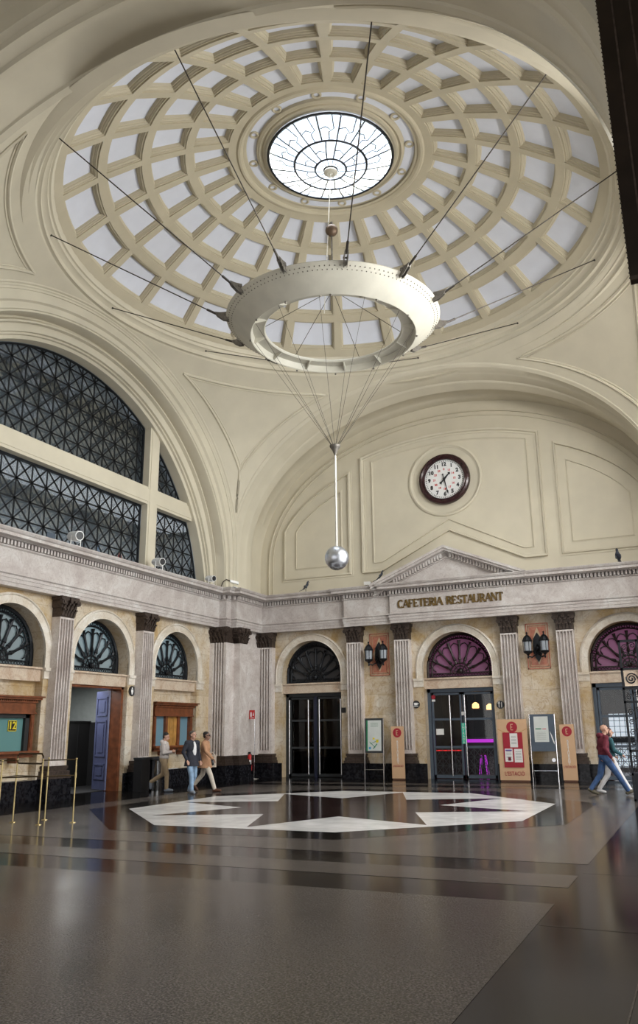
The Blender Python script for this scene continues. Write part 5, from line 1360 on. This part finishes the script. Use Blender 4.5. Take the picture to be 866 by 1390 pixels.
def shades(t, hp, fin):
    mb = MB()
    for q in (-1, 1): mb.ball(hp(q*.034, .088, .018), .026, 10, 8, (1, .45, .8))
    mb.tube([hp(-.085, 0, .02), hp(-.07, .06, .022), hp(.07, .06, .022), hp(.085, 0, .02)], .006, 6)
    fin(mb, 'sunglasses', 'black_p', None)
    m2 = MB(); m2.obox((-.20, .14, .84), (.018, 0, 0), (0, .13, 0), (0, 0, .17)); ob = fin(m2, 'tote_bag', 'creamc', None)
    ob.data.polygons.foreach_set('use_smooth', [False]*len(ob.data.polygons)); ob.parent = None; ob.location = t.location; ob.rotation_euler = t.rotation_euler
    tag(ob, 'cream bag with a dark printed patch carried by the man in the camel coat', 'bag')
    m3 = MB(); m3.obox((.222-.0, .14, .80), (.003, 0, 0), (0, .06, 0), (0, 0, .09)); 
    m3 = MB(); m3.obox((-.18, .14, .80), (.004, 0, 0), (0, .07, .02), (0, 0, .09)); p = fin(m3, 'print', 'darkgrey', None); p.parent = ob
    m3 = MB(); m3.tube([(-.20, .04, 1.0), (-.21, .09, 1.07), (-.21, .17, 1.07), (-.20, .24, 1.0)], .01, 6); p = fin(m3, 'handle', 'creamc', None); p.parent = ob
person(-5.52, 3.10, FACE_R-.15, 'man in camel coat and sunglasses walking right behind the man in the dark jacket', dict(walk, elbL=(-.24, -.03, 1.10), wriL=(-.22, .12, 1.0), elbR=(.26, .10, 1.12), wriR=(.25, .30, .92), turn=.1, kneL=(-.09, -.10, .47)), 'tan', 'creamc', 'shoeb', skin='skin2', H=1.62, longcoat=.66, extra=shades)
person(5.12, 4.45, FACE_R, 'bald man in maroon hooded top and blue jeans striding right', dict(walk, kneR=(.09, .26, .48), ankR=(.10, .47, .11), toeR=(.10, .63, .12), kneL=(-.09, -.12, .46), ankL=(-.09, -.38, .14), toeL=(-.09, -.22, .045), elbL=(-.25, -.04, 1.10), wriL=(-.22, .16, .90), elbR=(.25, -.05, 1.10), wriR=(.23, .10, .88), lean=.05, tilt=-.05), 'maroon', 'denimd', 'shoed', H=1.66, bald=True, hood=True)
person(5.20, 4.98, FACE_R, 'woman in teal top and white trousers walking beside the bald man', dict(walk, kneR=(.08, .20, .47), ankR=(.09, .42, .085), toeR=(.1, .58, .045), kneL=(-.08, -.08, .46), ankL=(-.09, -.34, .12), toeL=(-.09, -.19, .045), elbL=(-.23, .0, 1.10), wriL=(-.2, .18, .95), elbR=(.23, .04, 1.10), wriR=(.2, .24, .98)), 'tealc', 'whitec', 'whitec', hair='pinkd', H=1.58, female=True)

# ------------------------------------------------------------------ light
def area(name, loc, rot, sx_, sy_, e, col=(1, 1, 1)):
    l = bpy.data.lights.new(name, 'AREA'); l.shape = 'RECTANGLE'; l.size = sx_*K; l.size_y = sy_*K; l.energy = e; l.color = col
    o = bpy.data.objects.new(name, l); COL.objects.link(o); o.location = Vector(loc)*K; o.rotation_euler = rot; return o
area('daylight_from_station_side', (0, -20.8, 3.4), (radians(84), 0, 0), 14, 5, 700, (1, .97, .94))
area('daylight_right_window', (A+.7, 0, 9.2), (0, radians(68), 0), 5.5, 12, 6200, (1., .985, .95))
area('fill_right_openings', (A+1.3, -.5, 2.4), (0, radians(88), 0), 4.6, 13, 1500, (1., .985, .96))  # added fill to lift the lower walls; daylight through doors here is assumed
l = area('sky_over_dome', (0, 0, 17.25), (0, 0, 0), 10, 10, 4200, (.90, .95, 1.)); l.data.shape = 'DISK'
area('gallery_fill', (-9.9, 0, 12.8), (0, 0, 0), 1.5, 14, 45, (.85, .92, 1.))  # weak fill added so the gallery behind the lattice is not black
area('gallery_lower_light', (-9.6, 0, 8.9), (0, 0, 0), 1.5, 15, 260, (.92, .95, 1.))
area('lobby_light', (-10, 2, 3.1), (0, 0, 0), 1.5, 3, 120)
area('cafe_light', (3, 13, 3.1), (0, 0, 0), 8, 2.5, 60, (1., .75, .7))
area('mauve_light', (4, 11.9, 4.6), (radians(90), 0, 0), 11, 1.0, 130, (.95, .55, .9))
area('fan_light_left', (-A-1.1, 3.5, 4.6), (0, radians(-90), 0), 1, 9, 90, (.8, .93, 1.))
mb = MB(); mb.box(-A-1.6, -A-1.5, -4, 7.4, 3.35, 5.4); mb.box(-A-1.6, -A-.6, -4, 7.4, 5.4, 5.5); mb.box(-A-1.6, -A-.6, -4, 7.4, 3.3, 3.4); mb.box(-A-1.6, -A-.6, -4.1, -4, 3.3, 5.5); mb.box(-A-1.6, -A-.6, 7.4, 7.5, 3.3, 5.5)
tag(mb.build('wall_clerestory', 'innerg'), kind='structure')
w = bpy.data.worlds.new('World'); SC.world = w; w.use_nodes = True
bg = w.node_tree.nodes['Background']; bg.inputs['Color'].default_value = (.86, .93, 1, 1); bg.inputs['Strength'].default_value = .45

# ------------------------------------------------------------------ camera
cam = bpy.data.cameras.new('camera'); co = bpy.data.objects.new('camera', cam); COL.objects.link(co)
yaw, pit, rol, f = .421, .263, -.014, 1092.9
fwd = Vector((-sin(yaw)*cos(pit), cos(yaw)*cos(pit), sin(pit))); rt = Vector((cos(yaw), sin(yaw), 0)); up = rt.cross(fwd)
R_ = rt*cos(rol)+up*sin(rol); U_ = -rt*sin(rol)+up*cos(rol)
mt = Matrix((R_, U_, -fwd)).transposed().to_4x4(); mt.translation = Vector((7.505, -17.083, 1.6))*K
co.matrix_world = mt
cam.sensor_fit = 'VERTICAL'; cam.sensor_height = 36; cam.lens = f/1390*36; cam.shift_x = -15.76/1390; cam.shift_y = 2.93/1390; cam.clip_end = 200
SC.camera = co
SC.view_settings.view_transform = 'Standard'; SC.view_settings.look = 'None'; SC.view_settings.gamma = 1; SC.view_settings.use_curve_mapping = False
SC.view_settings.exposure = -0.22
